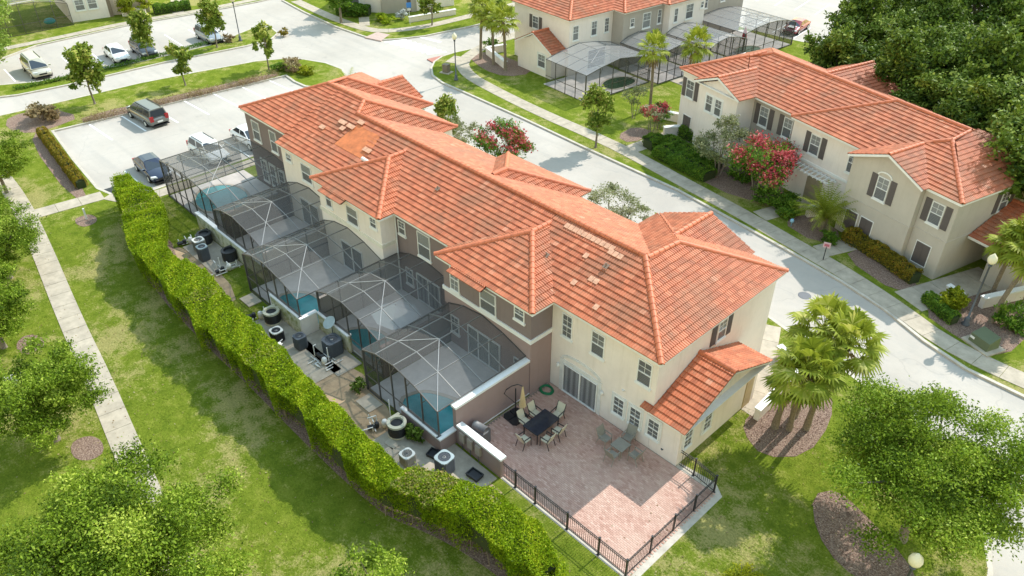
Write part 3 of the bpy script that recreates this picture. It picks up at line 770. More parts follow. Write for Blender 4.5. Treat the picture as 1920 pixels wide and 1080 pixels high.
for x, y in ((-33.9, 26.4), (-24.3, 26.0), (-21.0, 27.0)):
    m = MB(); a = on_rear(x, y, .08); m.tube([a, (a[0], a[1], a[2]+.22)], .04, 8); m.bar((a[0]-.15, a[1], a[2]+.03), (a[0]+.15, a[1], a[2]+.03), .3, .02, up=(0, -.42, 1)); m.build('vent_pipe', plain('lead_flashing', (.22, .15, .11), .7) if 'lead_flashing' not in MATS else MATS['lead_flashing'], A)
# soffits and fascias
m = MB()
m.prism(rect(-22.5, 24.28, -15.2, 35.3), 5.80, 5.90); m.prism(rect(-29.68, 22.72, -22.5, 33.3), 5.80, 5.90); m.prism(rect(-35.4, 23.9, -29.68, 33.3), 5.80, 5.90)
m.prism(rect(-42.48, 22.72, -35.4, 33.3), 5.80, 5.90); m.prism(rect(-49, 23.9, -42.48, 34.9), 5.80, 5.90); m.prism(rect(-55.65, 24.8, -49, 34.9), 6.08, 6.25)
m.prism(rect(-36.1, 33.3, -28.65, 34.45), 5.80, 5.90); m.prism(rect(-53.3, 34.9, -48.5, 36.6), 5.80, 5.90)
m.build('soffit', WHITE, A)
fascia(A, [(-55.68, 34.9), (-55.68, 24.78), (-49.0, 24.78)], 6.28)
fascia(A, [(-49.0, 23.88), (-42.5, 23.88)]); fascia(A, [(-42.5, 23.9), (-42.5, 22.71), (-35.08, 22.71), (-35.08, 23.86), (-29.7, 23.86), (-29.7, 22.71), (-22.06, 22.71), (-22.06, 24.27), (-15.19, 24.27), (-15.19, 35.33), (-17.4, 35.33)])
# lower wing walls and trim
wallbox(A, 'wall', rect(-15.44, 24.56, -13.72, 31.55), -.1, 2.66, CREAM)
gable_wall(A, FR(-13.72, 24.56, R(90)), 0, 6.99, 2.66, 4.2, 1.7, CREAM)
m = MB(); m.prism(rect(-15.9, 24.26, -13.35, 31.85), 2.60, 2.66); m.build('soffit', WHITE, A)
m = MB()
for a, b in (((-13.33, 24.2, WE-.05), (-13.33, 28.05, WR-.07)), ((-13.33, 28.05, WR-.07), (-13.33, 31.92, WE-.05))): m.bar(a, b, .05, .14)
m.bar((-15.95, 24.27, WE-.06), (-13.33, 24.27, WE-.06), .05, .13); m.build('fascia', WHITE, A)
# white band around the taupe bay
m = MB(); strip(m, [(-29.42, 24.1), (-29.42, 22.95), (-22.38, 22.95), (-22.38, 24.54)], .0, .07, 3.66, 3.92); m.build('band', WHITE, A)
m = MB(); strip(m, [(-42.24, 24.1), (-42.24, 22.95), (-35.36, 22.95), (-35.36, 24.1)], .0, .06, 3.66, 3.92); m.build('band', plain('cream_band', (.74, .70, .60), .8), A)
frE = FR(-30, 24.55, 0)   # wall y=24.55 : a = x+30
frB = FR(-30, 22.95, 0); frM = FR(-30, 24.12, 0); frF = FR(-30, 25.12, 0)
PW = plain('pale_plaster_trim', (.70, .69, .66), .8)
def wx(fr, x0, x1, z0, z1, **k): return window(A, fr, x0+30, x1+30, z0, z1, **k)
wx(frE, -21.62, -20.9, 3.88, 5.36, blind=DARKB, muntin='both')
wx(frE, -19.6, -18.72, 3.9, 5.36, blind=BLIND, muntin='top')
wx(frE, -16.62, -15.76, 3.86, 5.34, blind=DARKB, muntin='top')
for x in (-17.86, -16.78, -15.62): wx(frE, x, x+.72, .92, 2.1, blind=DARKB, muntin='both', surround=PW)
slider(A, frE, 8.6, 11.05, .1, 2.06)
m = MB()
frE.box(m, 8.35, 8.58, .0, 2.3, 0, .05); frE.box(m, 11.07, 11.3, .0, 2.3, 0, .05); frE.box(m, 8.58, 11.07, 2.08, 2.3, 0, .05)
for i in range(10):
    a = math.pi*i/9; b = math.pi*(i+1)/9
    if i < 9: m.bar(frE.p(9.83+1.35*math.cos(a), 2.34+.42*math.sin(a), .03), frE.p(9.83+1.35*math.cos(b), 2.34+.42*math.sin(b), .03), .05, .14)
m.build('door_surround', PW, A)
for x in (-21.75, -18.62):
    m = MB(); m.lathe([(.05, 0), (.1, .08), (.12, .2), (.07, .3)], (x, 24.47, 1.55), 8); m.build('wall_lamp', PW, A)
wx(frB, -23.58, -22.83, 4.78, 5.58, blind=DARKB, muntin='top')
wx(frB, -26.28, -25.0, 3.98, 5.4, blind=PALEP, muntin='none')
wx(frB, -28.78, -28.02, 4.02, 5.58, blind=PALEP, lower=PALEP, muntin='both')
wx(frM, -35.1, -34.4, 4.45, 5.4, blind=DARKB, muntin='top'); wx(frM, -33.2, -32.0, 3.72, 5.45, blind=PALEP, muntin='none')
wx(frB, -36.4, -35.7, 4.85, 5.58, blind=DARKB, muntin='top'); wx(frB, -39.0, -37.75, 4.1, 5.35, blind=PALEP, muntin='none'); wx(frB, -41.4, -40.7, 4.3, 5.5, blind=DARKB, muntin='none')
wx(frM, -46.3, -45.0, 3.95, 5.3, blind=PALEP, muntin='none'); wx(frM, -48.25, -47.5, 4.8, 5.4, blind=DARKB, muntin='top')
wx(frF, -52.3, -51.35, 3.8, 5.5, blind=PALEP, muntin='none'); wx(frF, -54.95, -53.85, 3.9, 5.5, blind=PALEP, muntin='none')
# ground-floor doors behind the cages
slider(A, frB, 2.6, 5.3, .12, 2.2, PALEP, 3); slider(A, frM, -3.6, -1.3, .12, 2.2, CURT, 2); slider(A, frB, -10.2, -7.8, .12, 2.2, DARKB, 2); slider(A, frM, -17.2, -14.8, .12, 2.2, PALEP, 2)
wx(frB, -28.9, -28.2, .9, 2.1, blind=DARKB, sill=True); wx(frB, -23.6, -22.95, .9, 2.1, blind=DARKB); wx(frM, -34.7, -34.0, .9, 2.1, blind=DARKB)
for x in (-54.6, -53.3, -52.0): wx(frF, x, x+.8, .5, 2.3, blind=DARKB, muntin='both', surround=PW)
slider(A, frF, -19.9+0, -19.2+.3, .12, 2.2, CURT, 1)
for x, y in ((-29.52, 24.0), (-35.25, 24.0), (-42.36, 24.0), (-48.8, 25.02)):
    m = MB(); m.tube([(x, y, 5.7), (x, y-.04, .1)], .045, 6); m.build('downpipe', WHITE, A)
for x in (-20.4, -17.3):
    m = MB(); m.lathe([(.09, 0), (.09, .05)], (x, 24.52, 2.75), 8); m.build('wall_vent', PW, A)
# end wall
frS = FR(-15.45, 24.55, R(90))
window(A, frS, 4.95, 5.75, 4.15, 5.42, blind=PALEP, shutters=True, muntin='top')
frW = FR(-13.72, 24.56, R(90))
window(A, frW, .35, 1.05, .9, 2.1, blind=DARKB, muntin='both', surround=PW); window(A, frW, 2.0, 2.7, .95, 2.15, blind=DARKB, muntin='both', surround=PW)
m = MB(); frW.box(m, 5.9, 6.6, 0, 2.1, 0, .05); m.build('entry_door', plain('tan_door', (.46, .34, .18), .5), A)
m = MB(); m.lathe([(.07, 0), (.07, .03)], (-14.6, 24.53, .55), 8); m.build('tap_cover', DGREY, A)

# ------------------------------------------------------------------ brick patio, walls and iron fence of the near house
m = MB(); m.prism(ccw([(-22.38, 17.75), (-11.0, 17.75), (-11.0, 24.6), (-11.7, 25.1), (-13.7, 24.9), (-13.7, 24.56), (-22.38, 24.56)]), -.15, .006)
pat = struct(m.build('patio', KERBM))
pv = MB(); bw, bl = .1, .2; y = 18.0; row = 0
while y < 24.5:
    x = -22.3+(row % 2)*bl/2; ti_r = 0
    while x < -11.5:
        t_ = min(1, max(0, random.gauss(.5, .17))); z1 = .028+random.uniform(-.002, .003)
        x0, x1, y0, y1 = x+.004, x+bl-.004, y+.004, y+bw-.004
        pv.add([(x0, y0, z1), (x1, y0, z1), (x1, y1, z1), (x0, y1, z1), (x0, y0, .0), (x1, y0, .0), (x1, y1, .0), (x0, y1, .0)], [(0, 1, 2, 3), (4, 5, 1, 0), (5, 6, 2, 1), (6, 7, 3, 2), (7, 4, 0, 3)], 0, t_)
        x += bl
    y += bw; row += 1
o = pv.build('paver', PAVER, pat); o['kind'] = 'stuff'
m = MB(); m.poly([(-22.36, 17.95, .011), (-11.45, 17.95, .011), (-11.45, 24.54, .011), (-22.36, 24.54, .011)]); m.build('paver_bedding', plain('joint_sand', (.26, .19, .155), .95), pat)
pw = thing('privacy_wall', 'rose-coloured privacy wall with white cap between the brick patio and the pool cage', 'wall', (-22.55, 20.4, 0))
m = MB(); m.box(-22.68, -22.44, 17.75, 22.94, -.1, 2.42); m.build('wall', ROSE, pw)
m = MB(); m.box(-22.75, -22.37, 17.70, 22.93, 2.42, 2.56); m.build('cap', WHITE, pw)
m = MB(); m.box(-22.43, -22.40, 17.8, 24.5, .12, .17); m.build('pipe', PVC, pw)
gw = thing('garden_wall', 'low rose wall with white cap stepping down to the iron fence', 'wall', (-20.9, 17.8, 0))
m = MB(); m.prism(ccw([(-22.43, 17.75), (-19.2, 17.75), (-19.2, 17.98), (-22.43, 17.98)]), -.1, 1.30); m.build('wall', ROSE, gw)
m = MB(); m.box(-22.36, -19.1, 17.67, 18.06, 1.30, 1.42); m.build('cap', WHITE, gw)
for x in (-22.1, -21.5, -20.9):
    m = MB(); m.box(x, x+.35, 17.60, 17.74, .55, 1.15); m.build('meter_box', plain('box_beige', (.40, .33, .27), .6), gw)
    m = MB(); m.tube([(x+.17, 17.66, .55), (x+.17, 17.66, .0)], .02, 6); m.build('conduit', DGREY, gw)
def iron_fence(name, label, pts, posts, parent=None):
    f = thing(name, label, 'fence', (*pts[0], 0))
    PK = MB(); PK.box(-.008, .008, -.008, .008, .09, 1.04); pm = None
    off = rootloc(f)
    for i in range(len(pts)-1):
        a = Vector(pts[i]); b = Vector(pts[i+1]); L = (b-a).length; d = (b-a)/L; n = max(1, int(L/.115))
        if pm is None: pm = PK.mesh('picket', IRON)
        for k in range(1, n):
            q = a+d*L*k/n; o = link('picket', pm, f); o.location = (q.x-off.x, q.y-off.y, 0)
        for z in (.10, .96, 1.09):
            m = MB(); m.bar((*a, z), (*b, z), .028, .032); m.build('rail', IRON, f)
    for p in posts:
        m = MB(); m.box(p[0]-.035, p[0]+.035, p[1]-.035, p[1]+.035, .0, 1.17); m.box(p[0]-.05, p[0]+.05, p[1]-.05, p[1]+.05, 1.17, 1.2); m.box(p[0]-.07, p[0]+.07, p[1]-.07, p[1]+.07, 0, .02); m.build('post', IRON, f)
    return f
fy = 17.88
iron_fence('iron_fence', 'black iron picket fence round the open corner of the brick patio', [(-19.15, fy), (-11.45, fy), (-11.45, 24.55), (-12.75, 24.72), (-13.62, 24.72)],
           [(-18.3, fy), (-16.95, fy), (-14.9, fy), (-13.0, fy), (-11.45, fy), (-11.45, 19.6), (-11.45, 21.3), (-11.45, 22.9), (-11.45, 24.55), (-12.75, 24.72)])

# ------------------------------------------------------------------ patio furniture
def chair_mesh(name, label, loc, rz, frame, fab, group):
    c = thing(name, label, 'chair', (0, 0, 0), 0, group)
    m = MB(); m.box(-.24, .24, -.24, .24, .40, .43); m.build('seat', fab, c)
    m = MB(); m.add([(-.24, .22, .44), (.24, .22, .44), (.24, .40, .98), (-.24, .40, .98), (-.24, .245, .43), (.24, .245, .43), (.24, .425, .97), (-.24, .425, .97)], [(0, 1, 2, 3), (5, 4, 7, 6), (0, 4, 5, 1), (3, 2, 6, 7), (0, 3, 7, 4), (1, 5, 6, 2)]); m.build('backrest', fab, c)
    for s in (-1, 1):
        m = MB(); m.bar((s*.26, -.24, 0), (s*.26, -.22, .62), .03); m.build('leg', frame, c)
        m = MB(); m.bar((s*.26, .36, 0), (s*.26, .2, .45), .03); m.bar((s*.26, .2, .45), (s*.25, .42, 1.0), .03); m.build('leg', frame, c)
        m = MB(); m.bar((s*.26, -.24, .63), (s*.26, .27, .65), .045, .03); m.build('armrest', frame, c)
    c.location = loc; c.rotation_euler = (0, 0, rz); return c
t = thing('dining_table', 'dark glass-topped rectangular table with six beige chairs around it', 'table', (-20.0, 21.4, .03), R(2))
m = MB(); m.box(-.52, .52, -.86, .86, .71, .735); m.build('tabletop', TGLASS, t, rel=False)
for sx in (-1, 1):
    for sy in (-1, 1):
        m = MB(); m.bar((sx*.46, sy*.8, 0), (sx*.46, sy*.8, .71), .045); m.build('leg', IRON, t, rel=False)
m = MB(); m.bar((-.5, -.84, .69), (.5, -.84, .69), .04); m.bar((-.5, .84, .69), (.5, .84, .69), .04); m.bar((-.5, -.84, .69), (-.5, .84, .69), .04); m.bar((.5, -.84, .69), (.5, .84, .69), .04); m.build('frame', IRON, t, rel=False)
G6 = 'beige sling chairs around the dark dining table'
LB = ['beige chair at the far head of the dark table, near the sliding door', 'beige chair at the near head of the dark dining table, facing the lawn side',
      'beige chair on the umbrella side of the dark table, closer to the sliding door', 'beige chair on the umbrella side of the dark table, closer to the grill',
      'beige chair tucked in on the open side of the table, near its far end', 'beige chair tucked in on the open side of the table, near its close end']
P6 = [(-20.0, 22.62, 0), (-19.95, 20.12, math.pi), (-20.85, 21.85, math.pi/2), (-20.85, 21.05, math.pi/2), (-19.18, 21.8, -math.pi/2), (-19.15, 20.95, -math.pi/2)]
c0 = chair_mesh('patio_chair', LB[0], (*P6[0][:2], .03), P6[0][2]+R(6), IRON, FABRIC, G6)
for l, p in list(zip(LB, P6))[1:]: dup(c0, (p[0], p[1], .03), p[2]+R(random.uniform(-8, 8)), l)
G4 = 'taupe lounge chairs round the low table by the house wall'
LC = ['taupe lounge chair closest to the iron fence, left of the low table', 'taupe lounge chair against the wall, under the middle lower window', 'taupe lounge chair beside the wall nearest the wall tap', 'taupe lounge chair on the dining-table side of the low table']
P4 = [(-16.15, 22.55, math.pi), (-16.35, 24.05, 0.15), (-15.35, 23.35, -math.pi/2), (-17.15, 23.15, math.pi/2)]
c1 = chair_mesh('lounge_chair', LC[0], (*P4[0][:2], .03), P4[0][2], TAUPEF, TAUPEF, G4)
for l, p in list(zip(LC, P4))[1:]: dup(c1, (p[0], p[1], .03), p[2], l)
t = thing('low_table', 'low square taupe table between four lounge chairs by the wall', 'table', (-16.25, 23.3, .03))
m = MB(); m.box(-.38, .38, -.38, .38, .48, .52); m.build('tabletop', TAUPEF, t, rel=False)
for sx in (-1, 1):
    for sy in (-1, 1):
        m = MB(); m.bar((sx*.33, sy*.33, 0), (sx*.33, sy*.33, .48), .04); m.build('leg', TAUPEF, t, rel=False)
u = thing('cantilever_umbrella', 'folded tan cantilever umbrella on a black weighted base beside the rose wall', 'umbrella', (-21.7, 21.2, .03), R(-3))
for sx in (-1, 1):
    for sy in (-1, 1):
        m = MB(); m.prism(ccw([(sx*.02, sy*.02), (sx*.52, sy*.02), (sx*.52, sy*.38), (sx*.38, sy*.52), (sx*.02, sy*.52)]), 0, .09); m.build('base_weight', BLACKP, u, rel=False)
m = MB(); m.tube([(0, 0, .08), (0, 0, 2.05)], .035, 10); m.build('pole', IRON, u, rel=False)
m = MB(); m.tube([(-.5, -.35, 1.55), (-.42, -.28, 1.85), (-.2, -.12, 2.15), (.1, .06, 2.38), (.4, .12, 2.42)], .026, 8); m.tube([(-.5, -.35, 1.55), (0, 0, 1.0)], .018, 6); m.build('arm', IRON, u, rel=False)
m = MB()
for i in range(14):
    a = 2*math.pi*i/14; m.poly([(.42+.03*math.cos(a), .12+.03*math.sin(a), 2.4), (.42+.2*math.cos(a), .12+.2*math.sin(a), 1.0+.06*(i % 2)), (.42+.13*math.cos(a+.22), .12+.13*math.sin(a+.22), 1.02), (.42+.03*math.cos(a+.22), .12+.03*math.sin(a+.22), 2.4)])
    m.poly([(.42+.13*math.cos(a+.22), .12+.13*math.sin(a+.22), 1.02), (.42+.2*math.cos(a+.449), .12+.2*math.sin(a+.449), 1.0+.06*((i+1) % 2)), (.42+.03*math.cos(a+.449), .12+.03*math.sin(a+.449), 2.4), (.42+.03*math.cos(a+.22), .12+.03*math.sin(a+.22), 2.4)])
m.build('canopy', UMB, u, rel=False)
b = thing('barbecue_grill', 'grey-covered barbecue grill in the corner of the rose garden wall', 'grill', (-21.75, 18.75, .03), R(8))
m = MB(); m.prism([(-.42, -.3), (.42, -.3), (.48, 0), (.42, .3), (-.42, .3), (-.48, 0)], 0, .85); m.build('cover', plain('cover_grey', (.12, .125, .13), .6), b, rel=False)
m = MB(); m.tube([(-.4, 0, .86), (.4, 0, .86)], .26, 10); m.build('hood', plain('hood_grey', (.16, .165, .17), .5), b, True, rel=False)
h = thing('garden_hose', 'coil of green garden hose in the corner by the sliding door', 'hose', (-22.0, 23.9, .03))
m = MB()
for r_, z_ in ((.42, .02), (.38, .05), (.34, .02), (.39, .09), (.35, .10), (.31, .06)):
    m.tube([(r_*math.cos(a*math.pi/12), r_*.85*math.sin(a*math.pi/12), z_+.01*math.sin(a)) for a in range(25)], .028, 6, caps=False)
m.build('coil', GREENH, h, True, rel=False)

# ------------------------------------------------------------------ screened pool cages
def lerp(a, b, k): return a+(b-a)*k
def cage(name, label, loc, rz, W, D, prof, bays, low=None, frontposts=None, left=True, right=False, zc=0.0, lowz=1.0, diag=True, wallm=MOSS, group=None, fstart=0, skip=()):
    """local x along the front, y from the front (0) to the house (D). prof = [(fraction, height)...]"""
    c = thing(name, label, 'pool cage', loc, rz, group)
    P = [(f*W, z) for f, z in prof]; ys = [D*i/bays for i in range(bays+1)]
    def zroof(x):
        for (xa, za), (xb, zb) in zip(P, P[1:]):
            if x <= xb+1e-6: return lerp(za, zb, (x-xa)/(xb-xa))
        return P[-1][1]
    for i, y in enumerate(ys):
        m = MB(); pp = []
        for (xa, za), (xb, zb) in zip(P, P[1:]): m.bar((xa, y, za), (xb, y, zb), .045, .065)
        m.build('arch_beam', BRONZE if i in (0, bays) else MIDB, c, rel=False)
    for j, (x, z) in enumerate(P):
        m = MB(); m.bar((x, 0, z+.012), (x, D, z+.012), .04, .06); m.build('purlin', BRONZE if j in (0, len(P)-1) else MIDB, c, rel=False)
    for j in range(len(P)-1):
        for i in range(bays):
            if (i, j) in skip: continue
            (xa, za), (xb, zb) = P[j], P[j+1]
            m = MB(); m.poly([(xa, ys[i], za+.03), (xb, ys[i], zb+.03), (xb, ys[i+1], zb+.03), (xa, ys[i+1], za+.03)]); m.build('screen_panel', SCREEN, c, rel=False)
    if diag:
        for a, b_ in (((2, 2), (3, 1)), ((3, 1), (4, 0)), ((1, 1), (2, 2))):
            j, i = a; j2, i2 = b_
            if j2 < len(P) and i2 <= bays:
                m = MB(); m.bar((P[j][0], ys[i], P[j][1]+.05), (P[j2][0], ys[i2], P[j2][1]+.05),   .03, .03); m.build('brace', ALU, c, rel=False)
    # front face
    fx = [0]+list(frontposts or [W*.2, W*.4, W*.6, W*.8])+[W]
    for k, x in enumerate(fx):
        z0 = lowz if (low and low[0]-.01 <= x <= low[1]+.01) else zc
        m = MB(); m.box(x-.03, x+.03, -.035, .035, z0, zroof(x)-.03); m.build('post', BRONZE, c, rel=False)
    for xa, xb in zip(fx, fx[1:]):
        z0 = lowz if (low and low[0]-.01 <= (xa+xb)/2 <= low[1]+.01) else zc
        m = MB()
        cuts = sorted({xa, xb}|{p[0] for p in P if xa < p[0] < xb})
        m.poly([(xa, -.002, z0)]+[(xb, -.002, z0)]+[(x, -.002, zroof(x)) for x in reversed(cuts)]); m.build('screen_panel', SIDESCREEN, c, rel=False)
        m = MB(); m.bar((xa, 0, max(1.15, z0+.15)), (xb, 0, max(1.15, z0+.15)), .04, .05); m.build('rail', BRONZE, c, rel=False)
        m = MB(); m.bar((xa, 0, z0+.03), (xb, 0, z0+.03), .05, .05); m.build('rail', BRONZE, c, rel=False)
    if diag:
        for x in fx[1:-1]:
            m = MB(); m.bar((x, -.0, zroof(x)-.65), (x+.35, .0, zroof(x+.35)-.12), .035, .035); m.build('brace', BRONZE, c, rel=False)
    for on, x in ((left, 0), (right, W)):
        if not on: continue
        for i in range(bays):
            m = MB(); m.poly([(x, ys[i], zc), (x, ys[i+1], zc), (x, ys[i+1], zroof(x)), (x, ys[i], zroof(x))]); m.build('screen_panel', SIDESCREEN, c, rel=False)
            m = MB(); m.box(x-.03, x+.03, ys[i]-.03, ys[i]+.03, zc, zroof(x)-.03) if i else m.box(x-.035, x+.035, .04, .1, zc, zroof(x)-.03); m.build('post', BRONZE, c, rel=False)
            m = MB(); m.bar((x, ys[i], 1.1), (x, ys[i+1], 1.1), .04, .05); m.build('rail', BRONZE, c, rel=False)
    if low:
        m = MB(); m.box(low[0]-.1, low[1]+.02, -.13, .10, -.1, lowz-.1); m.build('low_wall', wallm, c, rel=False)
        m = MB(); m.box(low[0]-.12, low[1]+.04, -.17, .13, lowz-.1, lowz-.01); m.build('cap', WHITE, c, rel=False)
    return c
PR = [(0, 2.85), (.2, 3.3), (.45, 3.5), (.72, 3.2), (1, 2.65)]
CG = 'screened pool cages along the back of the near terrace'
g5 = cage('pool_cage', 'nearest screened pool cage, against the rose privacy wall', (-29.0, 16.82, 0), 0, 6.3, 6.1, PR, 4, low=(3.4, 6.3), lowz=1.0, wallm=ROSE, group=CG)
g4 = cage('pool_cage', 'screened pool cage with a white umbrella inside, second from the patio', (-35.35, 18.0, 0), 0, 6.2, 6.1, PR, 4, low=(0, 3.1), lowz=1.35, group=CG, frontposts=[1.7, 3.1, 4.3, 5.3])
g3 = cage('pool_cage', 'screened pool cage in the middle of the five, its corner over a mossy wall', (-42.1, 16.85, 0), 0, 6.45, 6.1, PR, 4, low=(3.2, 6.45), lowz=1.4, group=CG)
g2 = cage('pool_cage', 'screened pool cage second from the parking lot, beside black tanks', (-48.6, 18.2, 0), 0, 6.45, 5.9, PR, 4, low=(-3.2, 6.45), lowz=1.35, group=CG)
PR1 = [(0, 3.05), (.2, 3.35), (.42, 3.5), (.62, 3.4), (.82, 3.1), (1, 2.6)]
g1 = cage('pool_cage', 'largest dark screened pool cage, at the end next to the parking lot', (-58.2, 18.65, 0), 0, 9.5, 6.45, PR1, 4, group=CG, frontposts=[1.4, 2.6, 3.8, 5.2, 6.8, 8.2], left=True)
for g_, wd in ((g3, 6.45), ):
    pass
# returns of the low walls and walls between the units
def wallthing(label, poly, z, mat, cap=True, loc=None):
    xs = [p[0] for p in poly]; ys = [p[1] for p in poly]
    t = thing('garden_wall', label, 'wall', ((min(xs)+max(xs))/2, (min(ys)+max(ys))/2, 0))
    m = MB(); m.prism(ccw(poly), -.1, z); m.build('wall', mat, t)
    if cap:
        m = MB(); m.prism(offs(ccw(poly), .05), z, z+.09); m.build('cap', WHITE, t)
    return t
wallthing('short return wall below the nearest pool cage corner, beside the rose garden wall', rect(-22.7, 16.70, -22.5, 17.74), .9, ROSE)
wallthing('short cream return wall at the corner of the middle pool cage', rect(-35.66, 16.74, -35.46, 17.84), 1.3, CREAM)
wallthing('tall divider wall between the nearest cage and the umbrella cage', rect(-29.3, 18.1, -29.08, 22.9), 2.2, ROSE, False)
wallthing('tall divider wall between the umbrella cage and the middle cage', rect(-35.6, 18.1, -35.4, 22.9), 2.2, CREAM, False)
wallthing('tall divider wall between the middle cage and the next cage towards the parking', rect(-42.35, 18.3, -42.15, 22.9), 2.2, CREAM, False)
wallthing('tall divider wall beside the largest cage by the parking lot', rect(-48.85, 18.8, -48.65, 24.0), 2.2, TAUPE, False)
# decks and pools
def deck(poly):
    m = MB(); m.prism(ccw(poly), -.1, .05); return struct(m.build('pool_deck', DECK))
for q in (rect(-28.95, 16.95, -22.72, 22.9), rect(-35.36, 18.12, -29.1, 24.05), rect(-42.1, 16.98, -35.68, 22.9), rect(-48.6, 18.33, -42.2, 24.05), rect(-58.15, 18.72, -48.9, 25.05)): deck(q)
def pool(label, pts, wm=None):
    pts = smooth(ccw(pts), 2); cx = sum(p[0] for p in pts)/len(pts); cy = sum(p[1] for p in pts)/len(pts)
    t = thing('swimming_pool', label, 'pool', (cx, cy, 0), 0, 'pools inside the screened cages')
    m = MB(); m.prism(pts, .05, .058); m.build('water', wm or WATER, t)
    m = MB(); strip(m, pts, -.0, .22, .05, .085, True); m.build('coping', plain('coping_stone', (.52, .45, .37), .8) if 'coping_stone' not in MATS else MATS['coping_stone'], t)
pool('teal pool inside the nearest cage, in its fence-side corner', [(-27.0, 17.2), (-22.95, 17.2), (-22.95, 18.9), (-24.0, 19.9), (-25.5, 19.5), (-26.8, 18.8)])
pool('teal pool in the umbrella cage', [(-34.4, 18.5), (-31.0, 18.4), (-29.6, 18.6), (-29.6, 20.6), (-31.2, 20.4), (-33.4, 20.2)])
pool('teal pool in the middle cage, showing at its corner', [(-40.4, 17.3), (-35.9, 17.3), (-35.9, 18.9), (-37.4, 19.5), (-39.6, 19.3)])
pool('teal pool in the cage beside the black tanks', [(-46.6, 18.7), (-42.6, 18.6), (-42.6, 20.6), (-44.6, 21.3), (-46.3, 20.4)])
pool('bright teal kidney-shaped pool in the largest cage by the parking', [(-57.3, 20.6), (-57.0, 22.6), (-55.2, 23.4), (-53.2, 22.9), (-52.4, 21.4), (-53.4, 19.6), (-55.4, 19.4)])
# white market umbrella in the second cage
t = thing('parasol', 'half-folded white parasol inside the second pool cage', 'umbrella', (-31.4, 20.8, .06))
m = MB(); m.tube([(0, 0, 0), (.0, .0, 2.5)], .025, 8); m.build('pole', DGREY, t, rel=False)
m = MB(); n_ = 8
for i in range(n_):
    a = 2*math.pi*i/n_; b_ = 2*math.pi*(i+1)/n_; ra = 1.5 if i % 2 else 1.35; rb = 1.5 if (i+1) % 2 else 1.35
    m.poly([(0, 0, 2.45), (ra*math.cos(a), ra*math.sin(a), 1.75), (rb*math.cos(b_), rb*math.sin(b_), 1.75)])
m.build('canopy', WUMB, t, rel=False)
t = thing('satellite_dish', 'pale blue-grey satellite dish on the low wall below the umbrella cage', 'satellite dish', (-33.7, 17.75, 0))
m = MB(); m.tube([(0, 0, 0), (0, 0, 1.5)], .03, 6); m.build('mast', DGREY, t, rel=False)
m = MB(); m.lathe([(.42, .12), (.3, .05), (.1, .0), (.02, -.01)], (0, 0, 0), 14); me = m.mesh('dish', BGREY); d_ = link('dish', me, t); d_.location = (0, -.06, 1.55); d_.rotation_euler = (R(35), 0, 0)

# ------------------------------------------------------------------ equipment pads, condensers, pool heaters, pumps
for q in (rect(-25.6, 14.6, -19.3, 17.6), rect(-38.9, 14.9, -31.4, 16.7), rect(-35.4, 16.2, -31.0, 17.85), rect(-50.2, 16.0, -45.2, 18.0)):
    m = MB(); m.prism(ccw(q), -.1, .05); struct(m.build('equipment_pad', PAD))
def condenser(label, loc, s=.8, h=.8, body=DGREY, top=LGREY, rz=0):
    t = thing('air_conditioner', label, 'air conditioner', (*loc, .05), rz, 'air-conditioning condensers behind the terrace'); a = s/2; c = a*.75
    a *= .9; c *= .9; oc = [(-a, -c), (-c, -a), (c, -a), (a, -c), (a, c), (c, a), (-c, a), (-a, c)]
    m = MB(); m.prism(oc, 0.04, h)
    for i in range(14):
        z = .1+i*(h-.18)/14; m.prism(offs(oc, .012), z, z+.02, top=True)
    m.build('body', body, t, rel=False)
    m = MB(); n = 24; R0 = a*.80
    for i in range(n):
        a0 = 2*math.pi*i/n; a1 = 2*math.pi*(i+1)/n
        def oct_(an):
            cx, cy = math.cos(an), math.sin(an); k = a*1.04/max(abs(cx), abs(cy)); k = min(k, (a*1.04+c)/(abs(cx)+abs(cy))); return (cx*k, cy*k)
        o0, o1 = oct_(a0), oct_(a1)
        m.add([(R0*math.cos(a0), R0*math.sin(a0), h+.03), (R0*math.cos(a1), R0*math.sin(a1), h+.03), (*o1, h+.02), (*o0, h+.02), (*o1, h-.05), (*o0, h-.05), (R0*math.cos(a0), R0*math.sin(a0), h-.03), (R0*math.cos(a1), R0*math.sin(a1), h-.03)], [(1, 0, 3, 2), (2, 3, 5, 4), (0, 1, 7, 6)])
    m.build('top_panel', top, t, rel=False)
    m = MB(); m.lathe([(R0, h-.06), (.0, h-.06)], (0, 0, 0), 16); m.build('fan_well', BLACKP, t, rel=False)
    m = MB()
    for i in range(4):
        an = i*math.pi/2+.3; m.add([(.05*math.cos(an), .05*math.sin(an), h-.03), (R0*.9*math.cos(an-.2), R0*.9*math.sin(an-.2), h-.045), (R0*.9*math.cos(an+.25), R0*.9*math.sin(an+.25), h-.02)], [(0, 1, 2)])
    m.lathe([(.09, h-.03), (.09, h+.0), (.05, h+.02)], (0, 0, 0), 10); m.build('fan', LGREY, t, rel=False)
    m = MB()
    for r_ in (.35, .6, .85): m.tube([(R0*r_*math.cos(k*math.pi/9), R0*r_*math.sin(k*math.pi/9), h+.035) for k in range(19)], .005, 4, caps=False)
    for k in range(6): an = k*math.pi/6; m.bar((-R0*math.cos(an), -R0*math.sin(an), h+.03), (R0*math.cos(an), R0*math.sin(an), h+.03), .008)
    m.build('grille', BLACKP, t, rel=False)
condenser('tall blue-grey air conditioner on the pad below the rose wall corner', (-21.45, 16.1), .88, .95, DGREY, BGREY, .1)
condenser('small beige-topped air conditioner half hidden by the hedge near the fence end', (-23.15, 15.1), .72, .62, plain('tan_grille', (.30, .28, .24), .6), LGREY)
